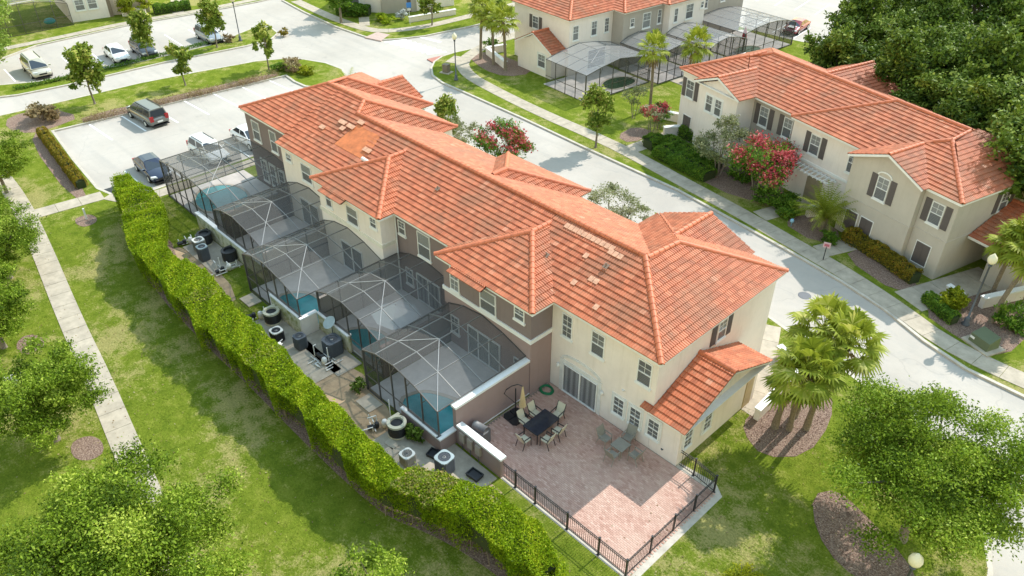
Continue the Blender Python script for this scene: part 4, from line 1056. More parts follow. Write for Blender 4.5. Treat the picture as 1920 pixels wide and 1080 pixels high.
condenser('white-topped air conditioner half hidden behind the middle of the hedge', (-36.25, 15.45), .75, .75, BLACKP, LGREY)
condenser('small dark grey air conditioner in front of the middle cage corner', (-34.7, 16.1), .72, .85, DGREY, DGREY)
condenser('large dark grey air conditioner next to the white pool filter', (-32.95, 17.2), 1.05, 1.0, DGREY, DGREY)
condenser('cream-topped air conditioner next to the round black tank', (-48.95, 16.75), .8, .85, plain('olive_grille', (.22, .22, .19), .6), LGREY)
condenser('narrow dark grey air conditioner, middle of the pad near the parking', (-47.6, 16.4), .72, 1.05, DGREY, BGREY)
def heater(label, loc, body=BLACKP, top=plain('cream_plastic', (.56, .53, .40), .5), r=.5, h=.85, cream=True):
    t = thing('pool_heater', label, 'pool heater', (*loc, .05), 0, 'round pool heat pumps behind the terrace')
    m = MB(); m.lathe([(r*.94, 0), (r*.98, .1), (r*.98, h-.12)], (0, 0, 0), 24)
    for i in range(12): m.lathe([(r*.985, .12+i*.05), (r*1.0, .135+i*.05), (r*.985, .15+i*.05)], (0, 0, 0), 24)
    m.build('drum', body, t, rel=False)
    m = MB(); m.lathe([(r*1.02, 0), (r*1.02, .09), (r*.9, .1)], (0, 0, 0), 24); m.build('base', top, t, rel=False)
    m = MB(); n = 24
    for i in range(n):
        a0, a1 = 2*math.pi*i/n, 2*math.pi*(i+1)/n; f = lambda an, rr, z: (rr*math.cos(an), rr*math.sin(an), z)
        m.add([f(a0, r*.68, h), f(a1, r*.68, h), f(a1, r*1.03, h-.02), f(a0, r*1.03, h-.02), f(a1, r*1.03, h-.14), f(a0, r*1.03, h-.14), f(a0, r*.64, h-.2), f(a1, r*.64, h-.2)], [(1, 0, 3, 2), (2, 3, 5, 4), (0, 1, 7, 6)])
    m.prism([(-r*1.05, -.2), (-r*.7, -.2), (-r*.7, .5), (-r*1.05, .5)], .1, h-.03)
    m.build('top_ring', top if cream else body, t, rel=False)
    m = MB(); m.lathe([(r*.66, h-.2), (.0, h-.2)], (0, 0, 0), 16); m.build('debris', MULCH if cream else BLACKP, t, rel=False)
heater('round black pool heater with cream ring, near the rose wall and the fern', (-25.1, 15.95))
heater('round black pool heater with cream ring, below the middle cage', (-38.1, 16.2))
heater('round black heater in the corner of the mossy wall, farthest back', (-49.55, 17.45), cream=False)
heater('round black heater by the mossy wall, next to white pipes', (-46.3, 17.65), cream=False)
def plumbing(label, loc, n=7, sd=1, rz=0):
    rr = random.Random(sd); t = thing('pool_pump_set', label, 'pool pump', (*loc, .05), rz, 'pool pumps with white pipes behind the terrace')
    m = MB(); x = 0
    for i in range(n):
        p = Vector((rr.uniform(-.9, .9), rr.uniform(-.35, .35), .08)); pts = [p.copy()]
        for k in range(3):
            ax = rr.choice([Vector((1, 0, 0)), Vector((0, 1, 0)), Vector((0, 0, 1))]); p = p+ax*rr.uniform(.15, .5)*(rr.choice([-1, 1]) if ax.z == 0 else 1); pts.append(p.copy())
        pts = [q for q in pts]; m.tube(pts, .03, 6)
    m.build('pipes', PVC, t, rel=False)['kind'] = 'stuff'
    m = MB(); m.lathe([(.16, 0), (.17, .3), (.13, .42), (.05, .46)], (.2, -.1, .05), 12); m.build('filter_tank', PVC, t, True, rel=False)
    m = MB(); m.tube([(-.7, .0, .18), (-.3, 0, .18)], .13, 10); m.lathe([(.12, 0), (.12, .3), (.1, .33)], (-.2, 0, .05), 10); m.build('pump', BLACKP, t, rel=False)
plumbing('white pool pipes and pump beside the cream-ringed heater near the fence end', (-26.1, 15.6), 7, 3, R(70))
plumbing('white pool pipes and filter in front of the large dark air conditioner', (-32.6, 16.35), 11, 5, 0)
plumbing('white pipes and pump between two air conditioners behind the hedge', (-35.6, 15.1), 5, 8, R(20))
plumbing('white pipes beside the round heater below the middle cage', (-39.1, 15.7), 5, 9, R(60))
plumbing('white pipes on the far edge of the pad near the parking lot', (-50.4, 16.5), 8, 12, R(80))
plumbing('white pipes at the near edge of the pad by the mossy wall', (-45.3, 16.8), 10, 15, R(85))
def lidbox(label, loc, rz=0):
    t = thing('black_box', label, 'box', (*loc, .05), rz); m = MB(); m.box(-.35, .35, -.25, .25, 0, .12)
    m.build('tray', BLACKP, t, rel=False); m = MB(); m.box(-.37, .37, -.27, -.22, .12, .2); m.box(-.37, .37, .22, .27, .12, .2); m.box(-.37, -.32, -.22, .22, .12, .2); m.box(.32, .37, -.22, .22, .12, .2); m.build('rim', BLACKP, t, rel=False)
lidbox('open black box on the pad between the two air conditioners by the rose wall', (-22.55, 16.35), .3)
lidbox('open black box on the pad nearest the end of the rose garden wall', (-20.15, 16.9), .1)
for (x, y, l) in ((-28.0, 16.2, 'square stepping slab in front of the nearest pool cage door'), (-41.1, 16.3, 'square stepping slab in front of the middle pool cage door')):
    m = MB(); m.box(-.62, .62, -.45, .45, -.05, .05); o = m.build('stepping_slab', CONC); o.location = (x, y, 0.02); tag(o, l, 'paving slab')
for i, (x, y) in enumerate(((-24.7, 15.25), (-23.9, 15.4), (-24.3, 14.9))):
    m = MB(); m.box(-.35, .35, -.22, .22, .0, .03); o = m.build('paving_slab', CONC); o.location = (x, y, .055); o.rotation_euler = (0, 0, .1*i); tag(o, 'loose pale paving slab on the equipment pad by the cream-ringed heater', 'paving slab', 'loose slabs on the pad')

# ================================================================== other houses
def place(o, ox, oy, ang): o.location = (ox, oy, 0); o.rotation_euler = (0, 0, ang); return o
def lprism(par, name, poly, z0, z1, mat):
    m = MB(); m.prism(ccw(poly), z0, z1); return m.build(name, mat, par, rel=False)
def hipblock(x0, x1, y0, y1, z, ze=E, axis='x'):
    """four faces + ridge lines of a hip roof over a rectangle"""
    if axis == 'x':
        d = (y1-y0)/2; a = (x0+d, (y0+y1)/2, z); b = (x1-d, (y0+y1)/2, z)
        if a[0] > b[0]: a = b = ((x0+x1)/2, (y0+y1)/2, z)
        f = [[(x0, y0, ze), (x1, y0, ze), b, a], [(x1, y0, ze), (x1, y1, ze), b], [(x1, y1, ze), (x0, y1, ze), a, b], [(x0, y1, ze), (x0, y0, ze), a]]
    else:
        d = (x1-x0)/2; a = ((x0+x1)/2, y0+d, z); b = ((x0+x1)/2, y1-d, z)
        f = [[(x0, y0, ze), (x1, y0, ze), a], [(x1, y0, ze), (x1, y1, ze), b, a], [(x1, y1, ze), (x0, y1, ze), b], [(x0, y1, ze), (x0, y0, ze), a, b]]
    return f, [((x0, y0, ze), a), ((x1, y0, ze), a if axis == 'y' else b), ((x1, y1, ze), b), ((x0, y1, ze), a if axis == 'x' else b)]+([(a, b)] if a != b else [])
def gable2(xm, hw, y0, y1, z, ze=E):
    return [[(xm+hw, y0, ze), (xm+hw, y1, ze), (xm, y1, z), (xm, y0, z)], [(xm-hw, y1, ze), (xm-hw, y0, ze), (xm, y0, z), (xm, y1, z)]], [((xm, y0, z), (xm, y1, z))]
def finish_roof(par, faces, rl, tiles=True):
    ro = MB()
    for f in faces: ro.poly(f)
    ro.build('roof', ROOFD, par, rel=False)
    if tiles:
        tb = MB()
        for f in faces: tile_face(tb, f)
        o = tb.build('roof_tiles', TILE, par, rel=False); o['kind'] = 'stuff'
        rs = MB()
        for p, q in rl:
            for M in ridge_frames(p, q): rs.add([M @ Vector(v) for v in RP.v], RP.f)
        o = rs.build('ridge_tiles', RIDGE, par, rel=False); o['kind'] = 'stuff'

# ---- building B: across the street on the right
BA = R(-14.5); BO = (-11.6, 50.2)
B = thing('street_house_row', 'olive and cream two-storey row house with brown shutters across the street, at right', 'building')
lprism(B, 'wall', rect(-26.9, .1, -24.05, 10.2), -.1, 5.82, CREAM)
lprism(B, 'wall', rect(-24.03, -.5, -19.5, 10.2), -.1, 5.82, CREAM)
lprism(B, 'wall', rect(-19.48, 1.35, -14.8, 10.2), -.1, 5.82, GREY)
lprism(B, 'wall', rect(-14.78, .9, -8.0, 10.2), -.1, 5.82, CREAM)
lprism(B, 'wall', rect(-7.98, -.45, -2.5, 10.2), -.1, 5.82, OLIVE)
lprism(B, 'wall', rect(-2.48, 0.0, -.05, 10.2), -.1, 5.82, OLIVE)
fsB, rlB = [], []
def addr(t, tgt=None):
    fsB.extend(t[0]); rlB.extend(t[1])
# main body: two ridges
addr(([[(-26.0, 1.0, E), (-8.0, 1.0, E), (-8.0, 5.5, 7.80), (-22.2, 5.5, 7.80)], [(-8, 10.6, E), (-27.2, 10.6, E), (-22.2, 5.5, 7.80), (-8, 5.5, 7.8)], [(-27.2, 10.6, E), (-27.2, .3, E), (-22.2, 5.5, 7.80)]], [((-22.2, 5.5, 7.80), (-10, 5.5, 7.80)), ((-27.2, .3, E), (-22.2, 5.5, 7.80))]))
addr(([[(-14.9, .6, E), (-2, .6, E), (-4, 5.5, 7.95), (-9.9, 5.5, 7.95)], [(-14.9, 10.6, E), (-14.9, .6, E), (-9.9, 5.5, 7.95)], [(.2, 10.6, E), (-14.9, 10.6, E), (-9.9, 5.5, 7.95), (-4, 5.5, 7.95)]], [((-14.9, .6, E), (-9.9, 5.5, 7.95)), ((-9.9, 5.5, 7.95), (-4.0, 5.5, 7.95))]))
addr(([[(-8.2, -.3, E), (.22, -.3, E), (-4.0, 3.7, 7.62)], [(.22, -.3, E), (.22, 10.6, E), (-4.0, 6.2, 7.9), (-4.0, 3.7, 7.62)], [(-8.2, 5.0, E), (-8.2, -.3, E), (-4.0, 3.7, 7.62), (-4.0, 5.0, 7.7)]], [((.22, -.3, E), (-4.0, 3.7, 7.62)), ((-4.0, 3.7, 7.62), (-4.0, 5.4, 7.9)), ((-4.8, 3.0, 7.36), (-4.0, 3.7, 7.62))]))
addr(gable2(-5.2, 3.0, -.85, 2.5, 7.16))
addr(([[(-27.2, -.1, E), (-19.2, -.1, E), (-23.2, 3.8, 7.55)], [(-19.2, -.1, E), (-19.2, 5.4, E), (-23.2, 5.4, 7.55), (-23.2, 3.8, 7.55)], [(-27.2, 5.4, E), (-27.2, -.1, E), (-23.2, 3.8, 7.55), (-23.2, 5.4, 7.55)]], [((-27.2, -.1, E), (-23.2, 3.8, 7.55)), ((-23.2, 3.8, 7.55), (-22.9, 5.3, 7.75))]))
addr(gable2(-21.75, 2.65, -.85, 3.2, 7.02))
addr(gable2(-17.5, 3.2, 6.5, 12.2, 7.35))
# lower wing at the right end
addr(([[(.0, 2.3, 2.8), (3.9, 2.3, 2.8), (3.9, 6.1, 4.35), (0, 6.1, 4.35)], [(3.9, 9.9, 2.8), (0, 9.9, 2.8), (0, 6.1, 4.35), (3.9, 6.1, 4.35)]], [((3.9, 6.1, 4.35), (0, 6.1, 4.35))]))
finish_roof(B, fsB, rlB)
m = MB(); m.prism(rect(-27.1, 1.05, -8.1, 10.5), 5.80, 5.90); m.prism(rect(-27.1, -.05, -24.1, 1.05), 5.80, 5.90); m.prism(rect(-24.1, -.75, -19.4, 1.05), 5.8, 5.9); m.prism(rect(-8.1, -.25, .15, 10.5), 5.80, 5.90); m.prism(rect(-14.8, .65, -8.1, 1.05), 5.8, 5.9); m.build('soffit', WHITE, B, rel=False)
fb = MB(); strip(fb, [(-14.85, .63), (-8.2, .63)], -.02, .05, 5.78, 5.94); strip(fb, [(-19.3, 1.03), (-14.85, 1.03)], -.02, .05, 5.78, 5.94); strip(fb, [(-2.3, -.27), (.18, -.27), (.18, 10.5)], -.02, .05, 5.76, 5.94)
for xm, hw, zt in ((-5.2, 3.0, 7.16), (-21.75, 2.65, 7.02)):
    fb.bar((xm-hw, -.83, 5.88), (xm, -.83, zt-.07), .05, .16); fb.bar((xm, -.83, zt-.07), (xm+hw, -.83, 5.88), .05, .16)
strip(fb, [(0, 2.33), (3.87, 2.33)], -.02, .06, 2.6, 2.82)
fb.build('fascia', WHITE, B, rel=False)
def lgable(par, x0, x1, y, z0, zp, th, mat):
    m = MB(); xm = (x0+x1)/2; m.add([(x0, y, z0), (x1, y, z0), (xm, y, zp), (x0, y+th, z0), (x1, y+th, z0), (xm, y+th, zp)], [(0, 1, 2), (3, 5, 4), (0, 2, 5, 3), (1, 4, 5, 2)]); m.build('gable_wall', mat, par, rel=False)
lgable(B, -7.98, -2.5, -.45, 5.82, 6.92, 1.5, OLIVE); lgable(B, -24.03, -19.5, -.5, 5.82, 6.72, 1.5, CREAM)
m = MB(); strip(m, [(-7.98, .8), (-7.98, -.45), (-2.5, -.45), (-2.5, 0), (-.05, 0), (-.05, 9)], 0, .04, 2.86, 2.94); m.build('band', OLIVE, B, rel=False)
m = MB(); strip(m, [(-14.78, .9), (-8.0, .9)], 0, .05, 2.9, 3.1); m.build('band', WHITE, B, rel=False)
def lfr(y, x=0): return FR(x, y, 0)
def wb(y, x0, x1, z0, z1, **k): return window(B, lfr(y), x0, x1, z0, z1, **k)
wb(.1, -26.3, -25.3, 3.75, 5.3, blind=DARKB, shutters=True)
wb(-.5, -23.05, -22.25, 3.75, 5.15, blind=BLIND, muntin='top', surround=WHITE); wb(-.5, -21.95, -21.15, 3.75, 5.15, blind=BLIND, muntin='top', surround=WHITE)
wb(1.35, -18.7, -17.75, 3.75, 5.35, blind=PALEP, shutters=True); wb(1.35, -16.1, -15.2, 3.75, 5.35, blind=PALEP, shutters=True)
wb(.9, -12.9, -11.95, 3.75, 5.3, blind=PALEP, shutters=True); wb(.9, -9.3, -8.6, 3.75, 5.3, blind=DARKB, shutters=False)
wb(-.45, -5.7, -4.75, 3.7, 5.35, blind=PALEP, shutters=True, surround=None); wb(0, -1.75, -.85, 3.65, 5.2, blind=PALEP, shutters=True)
m = MB()
for i in range(8):
    a = math.pi*i/8; b_ = math.pi*(i+1)/8; m.bar((-5.22+.55*math.cos(a), -.49, 5.42+.3*math.sin(a)), (-5.22+.55*math.cos(b_), -.49, 5.42+.3*math.sin(b_)), .06, .1)
m.build('arch_trim', WHITE, B, rel=False)
board(B, lfr(.1), -26.2, -25.2, .6, 2.1); board(B, lfr(-.45), -7.4, -6.4, .35, 1.95); board(B, lfr(-.45), -6.1, -5.1, .35, 1.95); board(B, lfr(0), -1.9, -.85, .55, 2.1)
frBe = FR(-.05, 0, R(90)); window(B, frBe, 4.6, 5.5, 3.9, 5.3, blind=DARKB, shutters=True)
# entrance recess as a flat panel, shade put into its colour, white pergola above
m = MB(); m.box(-12.4, -10.9, .86, .899, 0, 2.2); m.build('entry_shade_panel', plain('shaded_tan', (.30, .25, .17), .8), B, rel=False)
pg = MB()
for i in range(9): pg.bar((-13.3+i*.42, .85, 2.75), (-13.3+i*.42, -.1, 2.62), .05, .12)
pg.bar((-13.5, .1, 2.6), (-9.7, .1, 2.6), .07, .12); pg.bar((-13.5, .75, 2.66), (-9.7, .75, 2.66), .07, .12)
pg.build('pergola', WHITE, B, rel=False)
lprism(B, 'wall', rect(.0, 5.2, 3.6, 9.6), -.1, 2.72, OLIVE); lprism(B, 'wall', rect(1.6, 2.6, 3.6, 5.2), -.1, 2.72, OLIVE); lprism(B, 'soffit', rect(0, 2.35, 3.85, 9.85), 2.62, 2.7, WHITE)
place(B, *BO, BA)

# ---- building C: top centre, seen from its end
CA = R(84.5); COo = (-53.9, 60.1)
Cb = thing('corner_house_row', 'cream two-storey corner row house at the top centre, behind palms', 'building')
lprism(Cb, 'wall', rect(.25, .25, 6.4, 9.2), -.1, 5.82, CREAM); lprism(Cb, 'wall', rect(6.42, -1.35, 12.6, 8), -.1, 5.82, GREY)
lprism(Cb, 'wall', rect(12.62, -2.2, 18.4, 8), -.1, 5.82, CREAM); lprism(Cb, 'wall', rect(18.42, -1.0, 27, 8), -.1, 5.82, GREY)
lprism(Cb, 'wall', rect(-1.7, .7, .25, 6.2), -.1, 2.66, CREAM); lgable(Cb, 0, 1, 50, 0, .1, .1, CREAM) if False else None
fsB, rlB = [], []
addr(hipblock(-.05, 27.6, -.05, 9.5, 7.9))
addr(([[(6.2, -1.65, E), (12.0, -1.65, E), (9.1, 1.4, 7.15)], [(12.0, -1.65, E), (12.0, 4, E), (9.1, 4, 7.15), (9.1, 1.4, 7.15)], [(6.2, 4, E), (6.2, -1.65, E), (9.1, 1.4, 7.15), (9.1, 4, 7.15)]], [((6.2, -1.65, E), (9.1, 1.4, 7.15)), ((9.1, 1.4, 7.15), (9.1, 3.4, 7.15))]))
addr(([[(12.0, -2.5, E), (18.7, -2.5, E), (15.3, .9, 7.3)], [(18.7, -2.5, E), (18.7, 4, E), (15.3, 4, 7.3), (15.3, .9, 7.3)], [(12.0, 4, E), (12.0, -2.5, E), (15.3, .9, 7.3), (15.3, 4, 7.3)]], [((12.0, -2.5, E), (15.3, .9, 7.3)), ((15.3, .9, 7.3), (15.3, 3.7, 7.3))]))
addr(([[(18.2, -1.3, E), (27.4, -1.3, E), (27.4, 3.0, 7.4), (18.2, 3.0, 7.4)]], []))
addr(([[(-1.95, .45, 2.75), (.2, .45, 2.75), (.2, 3.5, 4.25), (-1.95, 3.5, 4.25)], [(.2, 6.5, 2.75), (-1.95, 6.5, 2.75), (-1.95, 3.5, 4.25), (.2, 3.5, 4.25)]], [((-1.95, 3.5, 4.25), (.2, 3.5, 4.25))]))
finish_roof(Cb, fsB, rlB)
m = MB(); m.prism(rect(.0, .0, 27, 9.4), 5.80, 5.9); m.prism(rect(6.3, -1.6, 11.9, 0), 5.8, 5.9); m.prism(rect(12.1, -2.45, 18.6, 0), 5.8, 5.9); m.prism(rect(18.3, -1.25, 27.3, 0), 5.8, 5.9); m.build('soffit', WHITE, Cb, rel=False)
m = MB(); m.add([(-1.7, .7, 2.66), (-1.7, 6.2, 2.66), (-1.7, 3.45, 4.12), (.2, .7, 2.66), (.2, 6.2, 2.66), (.2, 3.45, 4.12)], [(0, 2, 1), (3, 4, 5), (0, 3, 5, 2), (1, 2, 5, 4)]); m.build('gable_wall', CREAM, Cb, rel=False)
m = MB(); m.bar((-1.93, .5, 2.72), (-1.93, 3.5, 4.2), .05, .13); m.bar((-1.93, 3.5, 4.2), (-1.93, 6.45, 2.72), .05, .13); m.build('fascia', WHITE, Cb, rel=False)
def wc(y, x0, x1, z0, z1, **k): return window(Cb, FR(0, y, 0), x0, x1, z0, z1, **k)
wc(.25, .7, 1.5, 3.7, 5.2, blind=PALEP, lower=PALEP); wc(.25, 3.3, 4.1, 3.7, 5.2, blind=PALEP); wc(.25, 5.2, 5.85, 3.7, 5.2, blind=DARKB, muntin='both')
wc(-1.35, 7.4, 8.0, 4.2, 5.1, blind=DARKB); wc(-1.35, 9.3, 10.5, 3.7, 5.3, blind=PALEP, lower=PALEP); wc(-1.35, 11.6, 12.2, 3.8, 5.3, blind=DARKB)
wc(-2.2, 13.3, 13.9, 3.8, 5.3, blind=DARKB); wc(-2.2, 15.2, 16.4, 3.8, 5.4, blind=PALEP); wc(-2.2, 17.6, 18.1, 4.6, 5.3, blind=DARKB)
wc(-1.0, 19.3, 20.3, 3.9, 5.3, blind=PALEP); wc(-1.0, 22.6, 23.4, 4.2, 5.4, blind=DARKB)
wc(.25, 3.0, 5.6, .2, 2.2, blind=DARKB, muntin='none'); 
frCe = FR(.25, 9.2, R(-90)); window(Cb, frCe, 3.1, 4.1, 3.8, 5.1, blind=DARKB, shutters=True)
frCw = FR(-1.7, 6.2, R(-90)); window(Cb, frCw, 3.4, 4.6, .9, 2.3, blind=PALEP, surround=PW)
place(Cb, *COo, CA)
def cl(s, t): return (COo[0]+math.cos(CA)*s-math.sin(CA)*t, COo[1]+math.sin(CA)*s+math.cos(CA)*t, 0)
CG2 = 'screened pool cages behind the corner row house'
SC2 = screenmat('sheen_insect_screen', (.36, .36, .36), .60)  # same mesh lightened, sky sheen painted into its colour
_S = SCREEN; SCREEN = SC2
cage('pool_cage', 'large pale screened pool cage at the end of the corner house, nearest the sidewalk', cl(-3.2, -6.2), CA, 9.0, 6.0, [(0, 2.75), (.22, 3.15), (.5, 3.5), (.78, 3.15), (1, 2.7)], 4, group=CG2, left=True)
cage('pool_cage', 'screened pool cage half hidden behind the two palms by the corner house', cl(6.1, -7.2), CA, 6.0, 5.8, PR, 4, group=CG2)
cage('pool_cage', 'screened pool cage above a cream wall with green water, corner house', cl(12.2, -8.6), CA, 6.0, 6.3, PR, 4, group=CG2, low=(0, 6.0), lowz=1.2)
cage('pool_cage', 'last screened pool cage by the red car, red parasol inside', cl(18.4, -8.2), CA, 9.2, 7.0, PR1, 4, group=CG2, right=True)
SCREEN = _S
for a, b_, c_, d_ in ((-3.1, -6.1, 5.7, .2), (6.2, -7.1, 12, -1.4), (12.3, -8.5, 18.1, -2.3), (18.5, -8.1, 27.5, -1.1)):
    deck([cl(a, b_)[:2], cl(c, b_)[:2] if False else cl(c_, b_)[:2], cl(c_, d_)[:2], cl(a, d_)[:2]])
DKW = plain('dark_green_water', (.02, .07, .035), .06, var=.3, scale=1)
def cpool(label, pts): pool(label, [cl(*p)[:2] for p in pts], DKW)
cpool('dark green pool in the large pale cage at the corner house', [(1.0, -5.6), (5.0, -5.6), (5.2, -3.6), (3.0, -3.0), (1.2, -3.8)])
cpool('green pool behind the cream wall in the third cage of the corner house', [(12.8, -8.2), (16.5, -8.2), (16.5, -6.4), (13, -6.4)])
cpool('green pool in the last cage of the corner house', [(19.5, -7.2), (23.5, -7.4), (23.8, -5.6), (21, -5.0)])
t = thing('parasol', 'closed red parasol inside the last cage by the red car', 'umbrella', cl(21.6, -5.8))
m = MB(); m.tube([(0, 0, .05), (0, 0, 2.6)], .025, 6); m.build('pole', DGREY, t, rel=False); m = MB(); m.lathe([(.3, 1.3), (.22, 2.0), (.03, 2.65)], (0, 0, 0), 8); m.build('canopy', plain('red_canvas', (.55, .03, .04), .8), t, rel=False)
wallthing('white low planter wall at the entrance of the corner house, below palms', [(-65.3, 58.9), (-60.6, 57.2), (-60.4, 57.5), (-65.1, 59.2)], .75, CREAM)
wallthing('white low wall closing the porch side of the corner house', [(-65.4, 59.2), (-65.1, 59.1), (-64.4, 61.2), (-64.7, 61.3)], .75, CREAM)
condenser('pale air conditioner on the pad behind the two palms', cl(9.2, -8.6)[:2], .85, .85, LGREY, LGREY)
condenser('dark air conditioner on the pad behind the two palms', cl(11.2, -9.0)[:2], .85, .85, DGREY, LGREY)
heater('black pool heater beside the last cage of the corner house', cl(18.6, -9.4)[:2], cream=False)
m = MB(); m.prism(ccw([cl(7.8, -9.6)[:2], cl(12.4, -9.9)[:2], cl(12.4, -7.4)[:2], cl(7.8, -7.3)[:2]]), -.1, .05); struct(m.build('equipment_pad', PAD))

# ---- building D: top left corner, building E: top centre-left
D = thing('cream_house', 'cream house with two white windows at the top left, beyond the far parking', 'building', (-112, 36, 0))
wallbox(D, 'wall', [(-110.0, 29.6), (-109.0, 34.4), (-119, 37), (-120, 31)], -.1, 6, CREAM)
wallbox(D, 'wall', [(-109.6, 34.6), (-107.6, 38.6), (-117, 42), (-119, 37)], -.1, 6, plain('pink_stucco', (.66, .54, .42), .9))
angD = math.atan2(4.8, 1.0)
frD = FR(-110.0, 29.6, angD); window(D, frD, .9, 1.95, 1.3, 2.6, blind=PALEP, lower=BLIND, surround=PW); window(D, frD, 2.35, 3.4, 1.3, 2.6, blind=PALEP, lower=BLIND, surround=PW)
m = MB(); frD.box(m, 4.5, 4.95, 0, 2.6, -.3, .01); m.build('entry_shade_panel', plain('shaded_entry', (.22, .17, .12), .9), D)  # solid strip for the entry opening, its shade painted as dark brown
cage('pool_cage', 'dark screened pool cage with a turquoise float at the top left', (-109.2, 20.4, 0), R(88), 9.0, 7, PR1, 4, group='cages far left')
wallthing('white low wall by the entry of the cream house top left', [(-108.2, 35.2), (-106.6, 37.6), (-106.9, 37.8), (-108.5, 35.4)], .7, CREAM)
t = thing('pool_float', 'turquoise inflatable inside the dark cage at the top left', 'inflatable', (-110.2, 27.2, .4)); m = MB(); m.lathe([(.5, 0), (.7, .2), (.5, .5), (.2, .6)], (0, 0, 0), 12); m.build('float', TURQ, t, True, rel=False)
Eb = thing('grey_house', 'grey-beige house facade with white trim beyond the crossing at the top', 'building', (-88, 62, 0))
wallbox(Eb, 'wall', [(-91, 57.3), (-86.2, 60.0), (-92, 70), (-97, 67)], -.1, 6, CREAM); wallbox(Eb, 'wall', [(-86.0, 59.7), (-83.8, 63.6), (-90, 68), (-92, 63)], -.1, 6, GREY); wallbox(Eb, 'wall', [(-84.0, 63.8), (-82.6, 69), (-90, 71), (-91, 66)], -.1, 6, CREAM)
frEe = FR(-86.0, 59.7, math.atan2(3.9, 2.2)); m = MB(); frEe.box(m, 3.3, 3.8, 0, 2.6, -.2, .02); m.build('door', SHUT, Eb)
frE2 = FR(-91, 57.3, math.atan2(2.7, 4.8)); window(Eb, frE2, 1.0, 2.3, .8, 2.4, blind=PALEP, surround=WHITE)
wallthing('long white low wall in front of the grey house at the top', [(-80.6, 60.0), (-79.2, 66.4), (-79.5, 66.5), (-80.9, 60.1)], .6, CREAM)
# entrance walls of building B and near house A
wallthing('white low wall beside the entry walk of the near house', [(-12.85, 30.25), (-12.55, 30.25), (-12.75, 34.8), (-13.05, 34.8)], .75, CREAM)
wallthing('short white planter wall at the far end of the near house entry walk', [(-14.6, 35.9), (-13.2, 35.3), (-13.3, 35.0), (-14.7, 35.6)], .75, CREAM)
wallthing('white low wall under the fan palms at the right edge', [(-8.4, 49.3), (-6.6, 53.0), (-6.3, 52.9), (-8.1, 49.2)], .75, CREAM)
wallthing('short white planter wall beside the entry walk of the olive house', [(-10.4, 49.0), (-9.4, 48.6), (-9.3, 48.9), (-10.3, 49.3)], .7, CREAM)
wallthing('white planter wall by the left entry walk of the cream and olive house', [(-37.9, 55.6), (-36.6, 57.5), (-36.9, 57.7), (-38.2, 55.8)], .8, CREAM)
wallthing('white low wall below the red-flowered shrub by the street houses', [(-40.6, 58.6), (-37.6, 59.4), (-37.7, 59.7), (-40.7, 58.9)], .75, CREAM)
wallthing('white planter wall beneath the red myrtle by the middle entry', [(-21.9, 51.9), (-21.0, 53.2), (-20.7, 53.0), (-21.6, 51.7)], .8, CREAM)

# ================================================================== street furniture
def lamp(label, loc, h=4.5, sc=1):
    t = thing('street_lamp', label, 'street lamp', (*loc, 0), 0, 'street lamps with cream globes')
    m = MB(); m.lathe([(.24, 0), (.24, .08), (.17, .14), (.15, .5), (.08, .62)], (0, 0, 0), 14); m.build('base', DGREY, t, True, rel=False)
    m = MB(); m.tube([(0, 0, .6), (0, 0, h-.7)], [.065, .05], 10); m.build('pole', DGREY, t, True, rel=False)
    m = MB(); m.lathe([(.05, h-.72), (.12, h-.66), (.12, h-.6), (.07, h-.56), (.14, h-.5)], (0, 0, 0), 12); m.build('collar', DGREY, t, rel=False)
    m = MB(); m.lathe([(.13, h-.5), (.24, h-.36), (.27, h-.2), (.22, h-.03), (.10, h+.10), (.02, h+.2)], (0, 0, 0), 16); m.build('globe', LAMPG, t, True, rel=False)
    return t
lamp('street lamp on the grass by the zebra crossing', (-61.6, 51.3), 4.75)
lamp('street lamp in the mulch bed in front of the right-hand house', (-8.2, 46.8), 5.0)
lamp('street lamp cut off at the bottom right, beside the big oak', (-2.6, 23.7), 4.6)
lamp('street lamp in the far grass median, half hidden by a magnolia', (-88.9, 41.3), 5.0)
t = thing('yard_sign', 'small pink sign on a short black stake by the street sidewalk', 'sign', (-17.9, 47.2, 0), R(20))
m = MB(); m.bar((0, 0, 0), (0, 0, 1.1), .06); m.build('stake', IRON, t, rel=False); m = MB(); m.box(-.24, .24, -.03, .0, 1.0, 1.42); m.build('panel', plain('pink_sign', (.62, .42, .44), .6), t, rel=False); m = MB(); m.box(-.16, .16, -.036, -.032, 1.12, 1.3); m.build('sticker', plain('sign_red', (.45, .12, .16), .6), t, rel=False)
t = thing('utility_box', 'green transformer box on a concrete slab in mulch at the right', 'utility box', (-6.7, 45.5, 0), R(-22))
m = MB(); m.prism(rect(-.95, -.75, .95, .75), -.05, .1); m.build('slab', CONC, t, rel=False)
m = MB(); m.add([(-.65, -.5, .1), (.65, -.5, .1), (.65, .5, .1), (-.65, .5, .1), (-.65, -.42, .62), (.65, -.42, .62), (.6, .4, .88), (-.6, .4, .88)], [(0, 1, 5, 4), (1, 2, 6, 5), (2, 3, 7, 6), (3, 0, 4, 7), (4, 5, 6, 7)]); m.build('cabinet', BOXG, t, rel=False)
m = MB(); m.box(-.6, -.3, -.515, -.505, .35, .5); m.build('warning_label', WHITE, t, rel=False)
t = thing('utility_box', 'small brown utility box by the lamp at the zebra crossing', 'utility box', (-64.0, 52.0, 0), R(15))
m = MB(); m.box(-.6, .6, -.5, .5, -.02, .06); m.build('slab', CONC, t, rel=False); m = MB(); m.box(-.32, .32, -.28, .28, .06, .85); m.box(-.35, .35, -.31, .31, .85, .92); m.build('cabinet', plain('brown_box', (.20, .16, .12), .7), t, rel=False)
